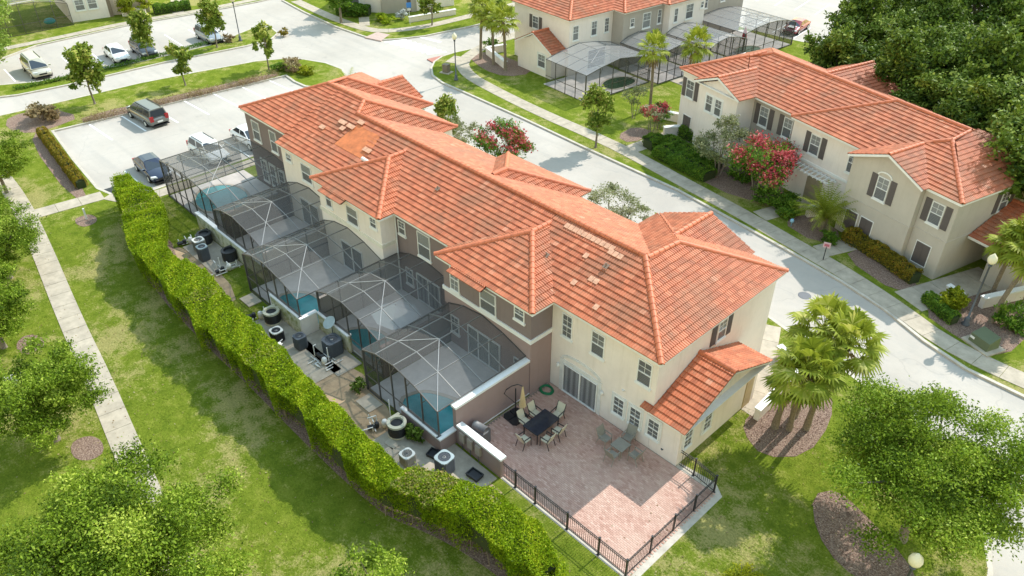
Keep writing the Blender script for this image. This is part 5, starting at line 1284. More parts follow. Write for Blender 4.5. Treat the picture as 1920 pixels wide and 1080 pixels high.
t = thing('road_sign', 'small blue sign on a thin pole on the grass at the top crossing', 'sign', (-79.9, 59.5, 0), R(60))
m = MB(); m.tube([(0, 0, 0), (0, 0, 2.6)], .03, 6); m.build('pole', LGREY, t, rel=False); m = MB(); m.box(-.3, .3, -.05, -.02, 2.1, 2.7); m.build('panel', BLUE, t, rel=False); m = MB(); m.box(-.22, .22, -.05, -.02, 1.75, 2.02); m.build('plate', LGREY, t, rel=False)
t = thing('marker_post', 'white stub post on the lawn by the short sidewalk at left', 'post', (-59.0, 12.6, 0)); m = MB(); m.box(-.06, .06, -.06, .06, 0, .9); m.build('post', WHITE, t, rel=False)
t = thing('garden_light', 'small blue globe light at the foot of the red myrtle', 'garden light', (-21.8, 49.7, 0)); m = MB(); m.lathe([(.04, 0), (.04, .3), (.14, .36), (.16, .48), (.1, .6)], (0, 0, 0), 10); m.build('globe', plain('pale_blue', (.25, .45, .62), .3), t, True, rel=False)
t = thing('bench', 'grey park bench at the lower left edge, mostly under an oak', 'bench', (-42.6, 2.4, 0), R(80))
for i in range(4):
    m = MB(); m.box(-.9, .9, -.3+i*.15, -.18+i*.15, .42, .46); m.build('slat', LGREY, t, rel=False)
for sx in (-1, 1):
    m = MB(); m.box(sx*.8-.04, sx*.8+.04, -.3, .25, 0, .42); m.build('leg', DGREY, t, rel=False)
m = MB(); m.box(-.9, .9, .28, .32, .46, .85); m.build('backrest', LGREY, t, rel=False)

# ================================================================== cars
def car(name, label, loc, rz, mat, kind='sedan', group='parked cars'):
    t = thing(name, label, 'car', (*loc, -.12), rz, group)
    if kind == 'van': L, Wd, zb, zr, cab = 5.1, 1.0, 1.02, 1.72, [(-2.45, .0), (-2.28, 1), (.75, 1), (1.75, 0)]
    elif kind == 'suv': L, Wd, zb, zr, cab = 4.6, .93, .98, 1.62, [(-2.2, .0), (-1.85, 1), (.35, 1), (1.1, 0)]
    elif kind == 'coupe': L, Wd, zb, zr, cab = 4.7, .94, .88, 1.32, [(-1.95, 0), (-1.0, 1), (.2, 1), (1.1, 0)]
    else: L, Wd, zb, zr, cab = 4.65, .91, .92, 1.42, [(-1.85, .0), (-1.05, 1), (.25, 1), (1.15, 0)]
    h = L/2; sedan = kind in ('sedan', 'coupe')
    st = [(-h, .80, .42, zb-.28), (-h+.08, .90, .26, zb-.12), (-h+.35, .97, .22, zb-(.02 if sedan else .0)), (-1.5, 1, .2, zb+.0), (0, 1, .2, zb), (1.2, 1, .2, zb-.02), (h-.6, .97, .22, zb-.14), (h-.2, .90, .26, zb-.24), (h, .74, .40, zb-.36)]
    m = MB(); rings = []
    for x, kw, zl, zt in st:
        w_ = Wd*kw
        rings.append([(x, -w_*.80, zl), (x, -w_*.97, zl+.12), (x, -w_, (zl+zt)/2), (x, -w_*.95, zt-.06), (x, -w_*.80, zt), (x, 0, zt+.035), (x, w_*.80, zt), (x, w_*.95, zt-.06), (x, w_, (zl+zt)/2), (x, w_*.97, zl+.12), (x, w_*.80, zl)])
    k = len(rings[0]); m.v = [p for r in rings for p in r]
    for i in range(len(rings)-1):
        for j in range(k-1): m.f.append((i*k+j, (i+1)*k+j, (i+1)*k+j+1, i*k+j+1)); m.m.append(0); m.t.append(.5)
    m.f.append(tuple(range(k))); m.m.append(0); m.t.append(.5); m.f.append(tuple(reversed(range((len(rings)-1)*k, len(rings)*k)))); m.m.append(0); m.t.append(.5)
    bo = m.build('body', mat, t, True, rel=False)
    (x0, _), (x1, _), (x2, _), (x3, _) = cab; wb_, wr = Wd*.86, Wd*.68; z0, z1 = zb-.03, zr
    m = MB()
    c = [(x0, -wb_, z0), (x1, -wr, z1-.05), (x1, wr, z1-.05), (x0, wb_, z0), (x3, -wb_, z0), (x2, -wr, z1-.05), (x2, wr, z1-.05), (x3, wb_, z0), (x1, -wr*.6, z1), (x1, wr*.6, z1), (x2, -wr*.6, z1), (x2, wr*.6, z1)]
    m.add(c, [(0, 3, 2, 9, 8, 1), (4, 5, 10, 11, 6, 7), (0, 1, 5, 4), (3, 7, 6, 2), (1, 8, 10, 5), (8, 9, 11, 10), (9, 2, 6, 11)]); m.build('cabin', mat, t, rel=False)
    def panel(nm, pts, sh=.88, out=.012, mm=CARGLASS):
        P_ = [Vector(p) for p in pts]; cc = sum(P_, Vector())/len(P_); n = (P_[1]-P_[0]).cross(P_[-1]-P_[0]).normalized()
        if n.dot(cc-Vector((0, 0, .8))) < 0: n = -n
        m = MB(); m.poly([cc+(p-cc)*sh+n*out for p in P_]); return m.build(nm, mm, t, rel=False)
    panel('windshield', [c[4], c[5], c[6], c[7]], .90); panel('rear_window', [c[0], c[3], c[2], c[1]], .86)
    for s in (-1, 1):
        a, b_, c2, d = (x0+.15, s*wb_, z0+.06), (x1, s*wr, z1-.06), (x2, s*wr, z1-.06), (x3-.15, s*wb_, z0+.06)
        mids = [0, .5, 1] if kind != 'van' else [0, .34, .67, 1]
        for f0, f1 in zip(mids, mids[1:]):
            lo = lambda f: Vector(a).lerp(Vector(d), f); hi = lambda f: Vector(b_).lerp(Vector(c2), f)
            panel('side_window', [lo(f0), lo(f1), hi(f1), hi(f0)], .86)
        m = MB(); m.box(x3-.35, x3-.15, min(s*Wd*.93, s*(Wd+.16)), max(s*Wd*.93, s*(Wd+.16)), zb, zb+.13); m.build('mirror', mat, t, rel=False)
        m = MB(); m.prism(ccw([(h-.02, s*.42), (h-.16, s*Wd*.86), (h-.42, s*Wd*.93), (h-.3, s*.5)]), zb-.38, zb-.205); m.build('headlight', CLEARL, t, rel=False)
        m = MB(); m.box(-h-.005, -h+.2, min(s*Wd*.55, s*Wd*.88), max(s*Wd*.55, s*Wd*.88), zb-.34, zb-(.13 if sedan else -.12)); m.build('taillight', REDL, t, rel=False)
        for wxp in (-L*.29, L*.30):
            m = MB(); m.tube([(wxp, s*(Wd-.20), .33), (wxp, s*(Wd+.012), .33)], .33, 18); ty = m.build('wheel', RUBBER, t, rel=False)
            m = MB(); m.tube([(wxp, s*(Wd+.008), .33), (wxp, s*(Wd+.022), .33)], .2, 12); m.build('rim', LGREY, ty, rel=False)
    m = MB(); m.box(h-.06, h+.012, -.38, .38, zb-.52, zb-.36); m.build('grille', BLACKP, t, rel=False)
    m = MB(); m.box(-h-.016, -h-.0, -.26, .26, .52, .66); m.build('licence_plate', WHITE, t, rel=False)
    m = MB(); m.box(-h-.02, h+.02, -Wd*.82, Wd*.82, .17, .26); m.build('bumper_skirt', BLACKP, t, rel=False)
    if kind in ('van', 'suv'):
        for s in (-1, 1):
            m = MB(); m.bar((x1+.2, s*wr*.85, z1+.02), (x2-.1, s*wr*.85, z1+.02), .04, .05); m.build('roof_rail', BLACKP, t, rel=False)
    return t
P_NAVY = paint('navy_paint', (.018, .028, .06)); P_GREY = paint('grey_paint', (.16, .165, .155), .3); P_WHITE = paint('white_paint', (.78, .78, .77)); P_SILV = paint('silver_paint', (.34, .36, .38), .5)
P_BEIGE = paint('beige_paint', (.52, .49, .40), .2); P_RED = paint('dark_red_paint', (.30, .02, .035)); P_DARK = paint('dark_paint', (.03, .035, .045))
car('parked_car', 'dark navy sedan parked nose towards the hedge in the near lot', (-63.0, 19.5), R(-3), P_NAVY)
car('parked_car', 'grey minivan parked alone along the planted strip of the near lot', (-74.2, 23.9), R(183), P_GREY, 'van')
car('parked_car', 'white van half hidden behind the first pool cage', (-62.6, 24.3), R(2), P_WHITE, 'suv')
car('parked_car', 'white car with dark glass, mostly hidden beside the roof end', (-62.8, 28.3), R(0), P_WHITE)
car('parked_car', 'white sedan facing the street in the far parking row', (-93.2, 28.6), R(-4), P_WHITE)
car('parked_car', 'dark car behind a magnolia in the far parking row', (-92.6, 31.4), R(-3), P_DARK, 'suv')
car('parked_car', 'silver suv at the right end of the far parking row', (-92.0, 39.0), R(-2), P_SILV, 'suv')
car('parked_car', 'beige minivan at the left end of the far parking row', (-94.6, 20.6), R(-3), P_BEIGE, 'van')
car('parked_car', 'dark red coupe with white hood in the lot behind the corner house', (-45.6, 92.2), R(-83), P_RED, 'coupe')
m = MB(); m.box(.9, 1.95, -.42, .42, .86, .885); wh = m.build('hood_panel', P_WHITE, bpy.data.objects['parked_car.008'], rel=False)
for (x, y, l) in ((-90.3, 20.6, 'concrete wheel stop before the beige minivan'), ):
    m = MB(); m.box(-.1, .1, -.9, .9, -.12, .0); o = m.build('wheel_stop', CONC); o.location = (x, y, 0); tag(o, l, 'wheel stop')

# ================================================================== vegetation
def leaf_mesh(name, C, size, mat, tint, up=.55, aspect=.5, out=None, seed=0):
    """one small rhombus per leaf; C (n,3) positions, tint (n,)"""
    r = np.random.default_rng(seed); n = len(C)
    nrm = r.normal(size=(n, 3)); nrm /= np.linalg.norm(nrm, axis=1)[:, None]
    nrm[:, 2] += up
    if out is not None: nrm += out*.7
    nrm /= np.linalg.norm(nrm, axis=1)[:, None]
    t = r.normal(size=(n, 3)); a = np.cross(nrm, t); a /= np.linalg.norm(a, axis=1)[:, None]; b = np.cross(nrm, a)
    s = size*r.uniform(.5, 1.5, size=(n, 1))
    V = np.stack([C-a*s, C-b*s*aspect+a*s*.1, C+a*s, C+b*s*aspect+a*s*.1], 1).reshape(-1, 3).astype(np.float32)
    me = bpy.data.meshes.new(name); me.vertices.add(4*n); me.vertices.foreach_set('co', V.ravel())
    me.loops.add(4*n); me.loops.foreach_set('vertex_index', np.arange(4*n, dtype=np.int32))
    me.polygons.add(n); me.polygons.foreach_set('loop_start', np.arange(0, 4*n, 4, dtype=np.int32))
    me.materials.append(mat); at = me.attributes.new('tint', 'FLOAT', 'FACE'); at.data.foreach_set('value', np.clip(tint, 0, 1).astype(np.float32))
    me.update(calc_edges=True); return me
def crown_points(n, rad, zc, K=26, kr=.34, seed=0, flat=1.0, shell=.55, cone=0):
    """leaf positions gathered in clumps inside an uneven ellipsoid rad=(rx,ry,rz) around height zc"""
    r = np.random.default_rng(seed); rad = np.array(rad)
    d = r.normal(size=(K, 3)); d /= np.linalg.norm(d, axis=1)[:, None]
    rr = r.uniform(shell**2, 1, size=(K, 1))**.5*(.82+.3*r.random((K, 1)))
    c = d*rr*(1-kr*.55)
    if cone: c[:, :2] *= (1-cone*(c[:, 2:3]+1)/2)
    ks = kr*r.uniform(.6, 1.25, K); w = ks**2; idx = r.choice(K, n, p=w/w.sum())
    p = r.normal(size=(n, 3)); p /= np.linalg.norm(p, axis=1)[:, None]
    q = r.random((n, 1))**.45*(1+.16*r.normal(size=(n, 1)))
    nt_ = max(60, n//26); tw = r.integers(0, nt_, n); tc = r.choice(K, nt_, p=w/w.sum()); td = r.normal(size=(nt_, 3))+d[tc]*.7; td /= np.linalg.norm(td, axis=1)[:, None]; tl = r.uniform(.7, 1.45, nt_)
    on = r.random(n) < .62; idx = np.where(on, tc[tw], idx)
    loc = p*q*ks[idx][:, None]; tt = r.random(n)**.6
    loc = np.where(on[:, None], td[tw]*(tt*tl[tw]*ks[idx])[:, None]+r.normal(size=(n, 3))*.028, loc); loc[:, 2] *= .8
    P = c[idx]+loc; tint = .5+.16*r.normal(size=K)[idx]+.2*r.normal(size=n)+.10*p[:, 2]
    return P*rad+np.array([0, 0, zc]), tint, p, c*rad+np.array([0, 0, zc])
def limbs(m, base, top, targets, r0, seed=0, n=7):
    rr = random.Random(seed); base = Vector(base); top = Vector(top)
    mid = base.lerp(top, .5)+Vector((rr.uniform(-.08, .08), rr.uniform(-.08, .08), 0))
    m.tube([base, base.lerp(top, .12), mid, top], [r0*1.35, r0, r0*.85, r0*.62], n)
    for t in targets:
        t = Vector(t); s = base.lerp(top, rr.uniform(.55, 1.0)); k = s.lerp(t, .5)+Vector((rr.uniform(-.15, .15), rr.uniform(-.15, .15), rr.uniform(0, .25)))
        m.tube([s, k, t], [r0*.42, r0*.26, r0*.08], 5)
def tree(name, label, loc, H, rad, zc, n, leaf, mat, seed, K=26, kr=.34, trunk=.14, bark=BARK, shell=.55, cone=0, group=None, up=.55, stems=1, extra=None, nl=9, rz=0):
    t = thing(name, label, 'tree', (*loc, 0), rz, group)
    P, ti, o_, cs = crown_points(n, rad, zc, K, kr, seed, shell=shell, cone=cone)
    link('crown', leaf_mesh('crown', P, leaf, mat, ti, up, out=o_, seed=seed), t)
    if extra:
        mt, frac, sz, zmin = extra; rr = np.random.default_rng(seed+5); ks = rr.choice(len(cs), max(3, len(cs)//2), replace=False)
        ks = [k for k in ks if cs[k][2] > zmin] or list(ks[:3]); m_ = int(n*frac); idx = rr.choice(ks, m_)
        Q = cs[idx]+rr.normal(size=(m_, 3))*np.array(rad)*kr*.42; Q[:, 2] += rad[2]*kr*.35
        link('blossoms', leaf_mesh('blossoms', Q, sz, mt, rr.random(m_), .5, .8, seed=seed+1), t)
    m = MB(); rr = random.Random(seed); tg = [tuple(c) for c in cs[:nl]]
    for s in range(stems):
        a = s*2*math.pi/max(1, stems)+.4; bx, by = (0, 0) if stems == 1 else (.12*math.cos(a), .12*math.sin(a))
        top = (0, 0, zc-rad[2]*.35) if stems == 1 else (rad[0]*.3*math.cos(a), rad[0]*.3*math.sin(a), zc-rad[2]*.2)
        limbs(m, (bx, by, -.05), top, tg[s::stems], trunk, seed+s)
    m.build('trunk', bark, t, True, rel=False); return t
def dup_tree(o, label, loc, rz, sc=1): return dup(o, (*loc, 0), rz, label, sc)

# the long clipped hedge
FR_ = [(-58.6, 15.2), (-56.8, 14.6), (-54.0, 13.9), (-51.4, 13.0), (-48.8, 12.2), (-44.8, 12.2), (-41.4, 11.95), (-38.4, 11.75), (-36.0, 11.8), (-31.6, 12.0), (-28.0, 12.2), (-24.5, 11.95), (-21.3, 12.1), (-19.0, 13.0), (-16.8, 13.7), (-14.6, 13.8), (-13.1, 14.0)]
BK_ = [(-58.6, 16.2), (-55.1, 16.6), (-53.0, 16.5), (-50.4, 15.2), (-48.3, 14.0), (-45.5, 14.0), (-43.0, 14.5), (-40.3, 14.4), (-38.0, 14.1), (-32.2, 14.0), (-28.1, 13.7), (-24.5, 13.5), (-21.5, 13.6), (-19.0, 14.9), (-16.8, 15.7), (-14.6, 15.9), (-12.9, 15.1)]
hd = thing('hedge', 'long clipped bright green hedge running from the parking lot to the iron fence', 'hedge', (0, 0, 0))
rg = np.random.default_rng(3)
Fp, Bp = np.array(FR_), np.array(BK_); seg = np.linalg.norm(np.diff((Fp+Bp)/2, axis=0), axis=1); cum = np.r_[0, np.cumsum(seg)]
def hedge_cloud(n, mode, inset=.0):
    d = rg.uniform(0, cum[-1], n); k = np.clip(np.searchsorted(cum, d)-1, 0, len(seg)-1); f = ((d-cum[k])/seg[k])[:, None]
    a = Fp[k]*(1-f)+Fp[k+1]*f; b = Bp[k]*(1-f)+Bp[k+1]*f
    ht = 2.50+.14*np.sin(d*.8)+.12*np.sin(d*2.1+1)+.08*np.sin(d*5.1)+(rg.random(n) < .03)*rg.uniform(.05, .35, n)
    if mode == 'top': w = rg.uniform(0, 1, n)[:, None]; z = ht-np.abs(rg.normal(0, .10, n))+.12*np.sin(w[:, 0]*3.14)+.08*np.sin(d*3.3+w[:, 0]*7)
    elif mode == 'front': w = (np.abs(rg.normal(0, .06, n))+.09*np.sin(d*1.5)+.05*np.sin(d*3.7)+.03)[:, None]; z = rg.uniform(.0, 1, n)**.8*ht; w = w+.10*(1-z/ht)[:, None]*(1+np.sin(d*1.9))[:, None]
    elif mode == 'back': w = 1-np.abs(rg.normal(0, .05, n))[:, None]; z = rg.uniform(.25, 1, n)*ht
    else: w = rg.uniform(.1, .9, n)[:, None]; z = rg.uniform(.5, .95, n)*ht
    p = a*(1-w)+b*w; thin = (np.sin(d*1.7+2)+np.sin(d*.9))*.25+.5
    keep = ~((mode == 'front') & (z < .9) & (rg.random(n) < .55+.35*thin))
    return np.c_[p, z][keep], d[keep], z[keep]
PP, TT = [], []
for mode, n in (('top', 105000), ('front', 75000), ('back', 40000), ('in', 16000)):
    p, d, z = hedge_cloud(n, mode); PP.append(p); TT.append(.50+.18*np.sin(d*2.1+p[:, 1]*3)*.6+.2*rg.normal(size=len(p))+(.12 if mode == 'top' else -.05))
# rounded far and near ends
for (cx, cy, s_) in ((-58.6, 15.7, 1), (-13.0, 14.6, 1)):
    n = 3500; a = rg.uniform(0, 6.28, n); rr_ = rg.uniform(.3, 1.05, n)**.5; p = np.c_[cx+np.cos(a)*.85*rr_, cy+np.sin(a)*.75*rr_, rg.uniform(.3, 2.6, n)]; PP.append(p); TT.append(.5+.25*rg.normal(size=n))
hp, ht_ = np.concatenate(PP), np.concatenate(TT)
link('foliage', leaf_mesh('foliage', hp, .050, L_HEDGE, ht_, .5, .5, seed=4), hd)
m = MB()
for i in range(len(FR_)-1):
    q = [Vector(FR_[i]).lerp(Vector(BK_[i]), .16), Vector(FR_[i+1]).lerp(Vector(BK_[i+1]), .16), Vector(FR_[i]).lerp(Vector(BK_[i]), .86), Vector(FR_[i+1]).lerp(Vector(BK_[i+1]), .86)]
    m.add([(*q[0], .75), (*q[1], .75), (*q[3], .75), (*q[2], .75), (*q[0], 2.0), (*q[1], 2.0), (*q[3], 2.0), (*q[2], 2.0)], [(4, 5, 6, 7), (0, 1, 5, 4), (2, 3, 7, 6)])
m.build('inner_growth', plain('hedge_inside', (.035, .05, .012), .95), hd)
for (x0, x1, k_) in ((-20.8, -18.6, 2600), (-33.2, -32.2, 500), (-40.5, -39.6, 500), (-54, -52.8, 500)):
    sel = hp[(hp[:, 0] > x0) & (hp[:, 0] < x1) & (hp[:, 2] > 1.9)]; sel = sel[rg.choice(len(sel), min(k_, len(sel)), replace=False)]+np.array([0, 0, .05])
    link('dry_patch', leaf_mesh('dry_patch', sel, .05, L_DRYH, rg.random(len(sel)), .5, .5, seed=9), hd)['kind'] = 'stuff'
m = MB(); rr = random.Random(5)
for i in range(150):
    d = rr.uniform(0, cum[-1]); k = min(len(seg)-1, max(0, int(np.searchsorted(cum, d))-1)); f = (d-cum[k])/seg[k]; w_ = rr.uniform(.12, .5)
    p = Vector(Fp[k]*(1-f)+Fp[k+1]*f).lerp(Vector(Bp[k]*(1-f)+Bp[k+1]*f), w_); m.tube([(*p, 0), (p.x+rr.uniform(-.12, .12), p.y+rr.uniform(-.1, .1), 1.0)], [.028, .018], 5)
o = m.build('stems', BARK, hd); o['kind'] = 'stuff'

def clump(name, label, cat, loc, rad, n, leaf, mat, seed, group=None, K=14, kr=.42, up=.8, rz=0, extra=None):
    """a shrub: leaf clumps over an uneven dome, with a few woody stems"""
    t = thing(name, label, cat, (*loc, 0), rz, group)
    P, ti, o_, cs = crown_points(n, (rad[0], rad[1], rad[2]*.62), rad[2]*.52, K, kr, seed, shell=.6)
    P[:, 2] = np.maximum(P[:, 2], .03)
    link('foliage', leaf_mesh('foliage', P, leaf, mat, ti, up, out=o_, seed=seed), t)
    if extra:
        mt, m_, sz = extra; r = np.random.default_rng(seed+9); Q = P[r.choice(len(P), m_)]+np.array([0, 0, .08]); link('flowers', leaf_mesh('flowers', Q, sz, mt, r.random(m_), .8, .8, seed=seed), t)
    m = MB()
    for i in range(5):
        a = i*1.3+seed; m.tube([(0, 0, -.05), (rad[0]*.5*math.cos(a), rad[1]*.5*math.sin(a), rad[2]*.6)], [.03, .012], 5)
    m.build('stems', BARK, t, rel=False); return t
def boxhedge(name, label, pts, wd, ht, n, leaf, mat, seed):
    t = thing(name, label, 'hedge', (*pts[0], 0)); off = Vector(t.location); r = np.random.default_rng(seed); A_ = np.array(pts, float); sg = np.linalg.norm(np.diff(A_, axis=0), axis=1); cm = np.r_[0, np.cumsum(sg)]
    d = r.uniform(0, cm[-1], n); k = np.clip(np.searchsorted(cm, d)-1, 0, len(sg)-1); f = ((d-cm[k])/sg[k])[:, None]; dr = (A_[k+1]-A_[k])/sg[k][:, None]; nr = np.c_[-dr[:, 1], dr[:, 0]]
    th = r.uniform(0, math.pi, n); q = .86+.14*r.random(n)+.07*np.sin(d*3)+.05*np.sin(d*8+th*2)
    x = np.cos(th); z = np.sin(th); x = np.sign(x)*np.abs(x)**.55*q*wd/2; z = z**.55*q*ht*(1+.06*np.sin(d*2.2))
    P = np.c_[A_[k]*(1-f)+A_[k+1]*f+nr*x[:, None], z+.03]-np.array([off.x, off.y, 0])
    link('foliage', leaf_mesh('foliage', P, leaf, mat, .5+.22*r.normal(size=n)+.12*np.sin(d*2.7), .7, seed=seed), t)
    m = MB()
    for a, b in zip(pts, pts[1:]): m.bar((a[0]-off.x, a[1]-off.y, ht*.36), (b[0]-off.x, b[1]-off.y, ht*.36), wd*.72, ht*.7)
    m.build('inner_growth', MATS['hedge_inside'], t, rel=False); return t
boxhedge('hedge', 'low rusty green hedge beside the left kerb of the parking lot', [(-77.0, 15.4), (-64.2, 14.2)], .9, .85, 15000, .06, L_RUST, 21)
boxhedge('hedge', 'low reddish green hedge under the shuttered windows of the olive house', [(-18.2, 50.9), (-15.5, 50.2), (-12.3, 48.9)], 1.1, 1.0, 9000, .06, L_RUST, 22)
boxhedge('hedge', 'low clipped hedge by the green transformer and the lamp', [(-11.0, 47.5), (-9.5, 46.6), (-8.7, 46.3)], .8, .75, 5000, .05, L_BUSH, 23)
boxhedge('hedge', 'dark clipped hedge along the wall of the cream house with red myrtles', [(-37.0, 57.0), (-33.4, 56.2), (-30.6, 55.2)], 1.1, 1.1, 7000, .06, L_BUSH, 24)
boxhedge('hedge', 'front row of clipped dark shrubs beside the sidewalk across the street', [(-36.0, 52.3), (-30.2, 51.5)], 1.9, 1.0, 13000, .06, L_BUSH, 25)
boxhedge('hedge', 'curved clipped shrub row in the garden left of the myrtles', [(-37.4, 52.5), (-37.0, 54.2), (-33.6, 53.6), (-30.8, 53.6)], 1.6, 1.05, 14000, .06, L_BUSH, 26)
boxhedge('hedge', 'dark hedge in front of the grey house at the top', [(-90.0, 55.6), (-86.8, 58.4)], 1.8, 1.2, 5000, .08, L_BUSH, 27)
boxhedge('hedge', 'dark clipped hedge below the yellow shrub at the top left', [(-106.4, 38.6), (-105.4, 43.0)], 1.6, 1.1, 4000, .08, L_BUSH, 28)

# young magnolias along the parking strips
MG = 'young magnolias on the grass strips of the parking lots'
mg = tree('magnolia_tree', 'largest young magnolia on the near strip, left of the grey minivan', (-81.3, 21.6), 6.8, (2.2, 2.0, 2.9), 4.0, 5200, .17, L_MAG, 31, K=30, kr=.27, trunk=.10, shell=.35, cone=.45, group=MG, nl=12)
mg2 = tree('magnolia_tree', 'thin young magnolia in the middle of the near planted strip', (-79.8, 30.2), 5, (1.6, 1.5, 2.0), 3.1, 2300, .16, L_MAG, 32, K=22, kr=.27, trunk=.08, shell=.35, cone=.4, group=MG)
dup_tree(mg2, 'upright magnolia near the rounded end of the near planted strip', (-78.0, 38.8), 2.1, (1.05, 1.05, 1.18))
dup_tree(mg, 'bushy magnolia hiding a dark car in the far parking row', (-90.3, 30.9), 1.2, (.82, .82, .88))
dup_tree(mg, 'dense magnolia in front of the silver suv, beside the far lamp', (-88.6, 38.2), 3.4, (.85, .85, .95))
dup_tree(mg2, 'dark magnolia on the grass by the zebra crossing at the top', (-77.8, 61.3), 4, (1.25, 1.25, 1.05))
mg3 = tree('magnolia_tree', 'magnolia on the street verge, its shadow lying across the road', (-40.7, 49.5), 6.1, (1.75, 1.7, 2.4), 3.7, 4600, .14, L_MAG, 35, K=26, kr=.32, trunk=.10, shell=.35, cone=.35, group='magnolias along the street')
dup_tree(mg3, 'magnolia behind the ridge, between white-flowering shrubs', (-49.0, 39.6), 1.4, (.8, .8, .92))
tree('oak_tree', 'feathery pale green tree at the top left corner', (-98.5, 17.0), 9, (5.4, 4.6, 4.0), 5.0, 16000, .13, L_OAK2, 37, K=34, kr=.30, trunk=.25, group='broad oaks')
# oaks on the left lawn and the two big near ones
OG = 'bushy oaks along the left sidewalk'
ok = tree('oak_tree', 'bushy oak over the left sidewalk, middle of the left edge', (-47.0, 3.4), 5.8, (3.2, 3.0, 2.3), 3.5, 50000, .060, L_OAK, 41, K=80, kr=.23, trunk=.16, group=OG, shell=.1)
dup_tree(ok, 'bushy oak beside a mulch ring, just above the bottom left tree', (-37.0, 3.0), 2.2, (1.0, 1.0, 1.0))
dup_tree(ok, 'oak crown at the left edge above the short sidewalk branch', (-54.6, 6.0), 4.4, (.95, .95, .9))
dup_tree(ok, 'thin pale oak at the left edge beside the low rusty hedge', (-67.6, 9.6), 1.1, (.9, .9, .95))
dup_tree(ok, 'small oak at the left edge between the rusty hedge and sidewalk', (-59.8, 6.2), 5.2, (.8, .8, .8))
tree('oak_tree', 'largest leafy oak filling the bottom left corner', (-24.0, 2.3), 7.5, (5.3, 4.7, 2.6), 4.5, 125000, .062, L_OAK, 43, K=150, kr=.19, trunk=.24, group='large near oaks', shell=.05, nl=18)
tree('oak_tree', 'spreading oak at the bottom right, mulch curving beneath it', (-4.0, 28.4), 7.5, (5.3, 5.2, 2.9), 5.0, 125000, .060, L_OAK, 44, K=150, kr=.185, trunk=.22, group='large near oaks', shell=.05, nl=20)
tree('oak_tree', 'small leafy treetop cut off at the bottom edge, centre', (-16.3, 8.6), 5, (1.8, 1.8, 1.5), 3.9, 13000, .058, L_OAK, 45, K=26, kr=.32, trunk=.1, group=None)
# forest behind the street houses
FG = 'dense trees behind the street houses'
f1 = tree('forest_tree', 'tall dense tree at the left end of the wood behind the cream house', (-29.8, 69.6), 10, (3.0, 3.0, 4.0), 5.6, 15000, .16, L_FOR, 51, K=44, kr=.30, trunk=.25, group=FG, shell=.5)
f2 = tree('forest_tree', 'broad dark tree in the wood behind the olive house', (-14.5, 61.8), 10, (4.0, 3.8, 4.3), 6.0, 20000, .15, L_FOR, 52, K=54, kr=.28, trunk=.28, group=FG, shell=.5)
f3 = tree('forest_tree', 'bright-topped tree in the middle of the wood at the right', (-22.2, 67.6), 11, (4.3, 4.2, 4.8), 6.6, 20000, .16, L_FOR, 53, K=58, kr=.27, trunk=.3, group=FG, shell=.5)
sp = [(f2, -18.6, 63.6), (f1, -26.2, 68.4), (f3, -17.0, 69.2), (f1, -27.0, 74.6), (f3, -21.8, 76), (f2, -11.0, 63.5), (f3, -11.5, 68.5), (f2, -27.0, 82), (f1, -20.5, 84), (f2, -15.0, 76.5), (f3, -24.8, 89), (f1, -17.8, 91), (f2, -10.5, 58.4), (f3, -31.0, 77.5), (f2, -8.0, 74), (f1, -12.0, 84), (f3, -14, 98), (f2, -22, 98), (f1, -30.5, 96), (f1, -7.0, 63.0), (f2, -30.5, 86.5)]
wo = ['behind the right ridge', 'behind the left ridge end', 'deep in the wood at the right', 'second row at the left', 'second row in the middle', 'at the right edge, front row', 'at the right edge, second row', 'third row at the left', 'third row in the middle', 'dark gap side of the third row', 'far back at the left', 'far back in the middle', 'lowest, next to the lower wing roof', 'leftmost of the second row', 'at the far right edge', 'behind the dark hollow', 'top right corner', 'top edge centre', 'top edge at the parking lot', 'pale, above the lower wing', 'left border by the rear lot']
for i, ((o_, x, y), w_) in enumerate(zip(sp, wo)):
    dup(o_, (x, y, 0), i*1.7, 'dense green forest tree '+w_, (random.uniform(.9, 1.12),)*2+(random.uniform(.85, 1.15),))
# crape myrtles and shrubs along the street
CM = 'crape myrtles along the street'
tree('crape_myrtle', 'red-flowering crape myrtle in front of the cream house', (-26.0, 51.7), 5, (2.9, 2.6, 2.1), 3.2, 11000, .075, L_BUSH, 61, K=24, kr=.34, trunk=.06, stems=4, group=CM, extra=(L_RED, .42, .085, 2.6), shell=.4)
tree('crape_myrtle', 'pale green crape myrtle left of the red one', (-30.2, 52.7), 5, (2.6, 2.3, 2.0), 3.2, 8500, .07, L_PALE, 62, K=24, kr=.30, trunk=.055, stems=4, group=CM, shell=.4)
tree('crape_myrtle', 'small crape myrtle with red tips beside the garden path', (-38.4, 54.2), 3.6, (1.4, 1.3, 1.2), 2.5, 2600, .07, L_PALE, 63, K=16, kr=.32, trunk=.035, stems=3, group=CM, extra=(L_RED, .22, .08, 1.8))
tree('crape_myrtle', 'thin pale myrtle on the lawn near the two palms', (-42.4, 56.8), 3.6, (1.3, 1.2, 1.1), 2.3, 1500, .07, L_PALE, 64, K=16, kr=.32, trunk=.035, stems=3, group=CM)
tree('crape_myrtle', 'pale crape myrtle with red flowers rising behind the terrace ridge', (-41.4, 39.0), 4.8, (3.1, 2.0, 1.8), 3.5, 12000, .07, L_BUSH, 65, K=34, kr=.28, trunk=.05, stems=4, group=CM, extra=(L_RED, .13, .085, 3.2))
tree('crape_myrtle', 'dry pale shrub rising behind the ridge next to a magnolia', (-46.4, 38.6), 4.2, (2.0, 1.6, 1.6), 3.0, 5500, .06, L_PALE, 66, K=18, kr=.3, trunk=.05, stems=4, group=CM)
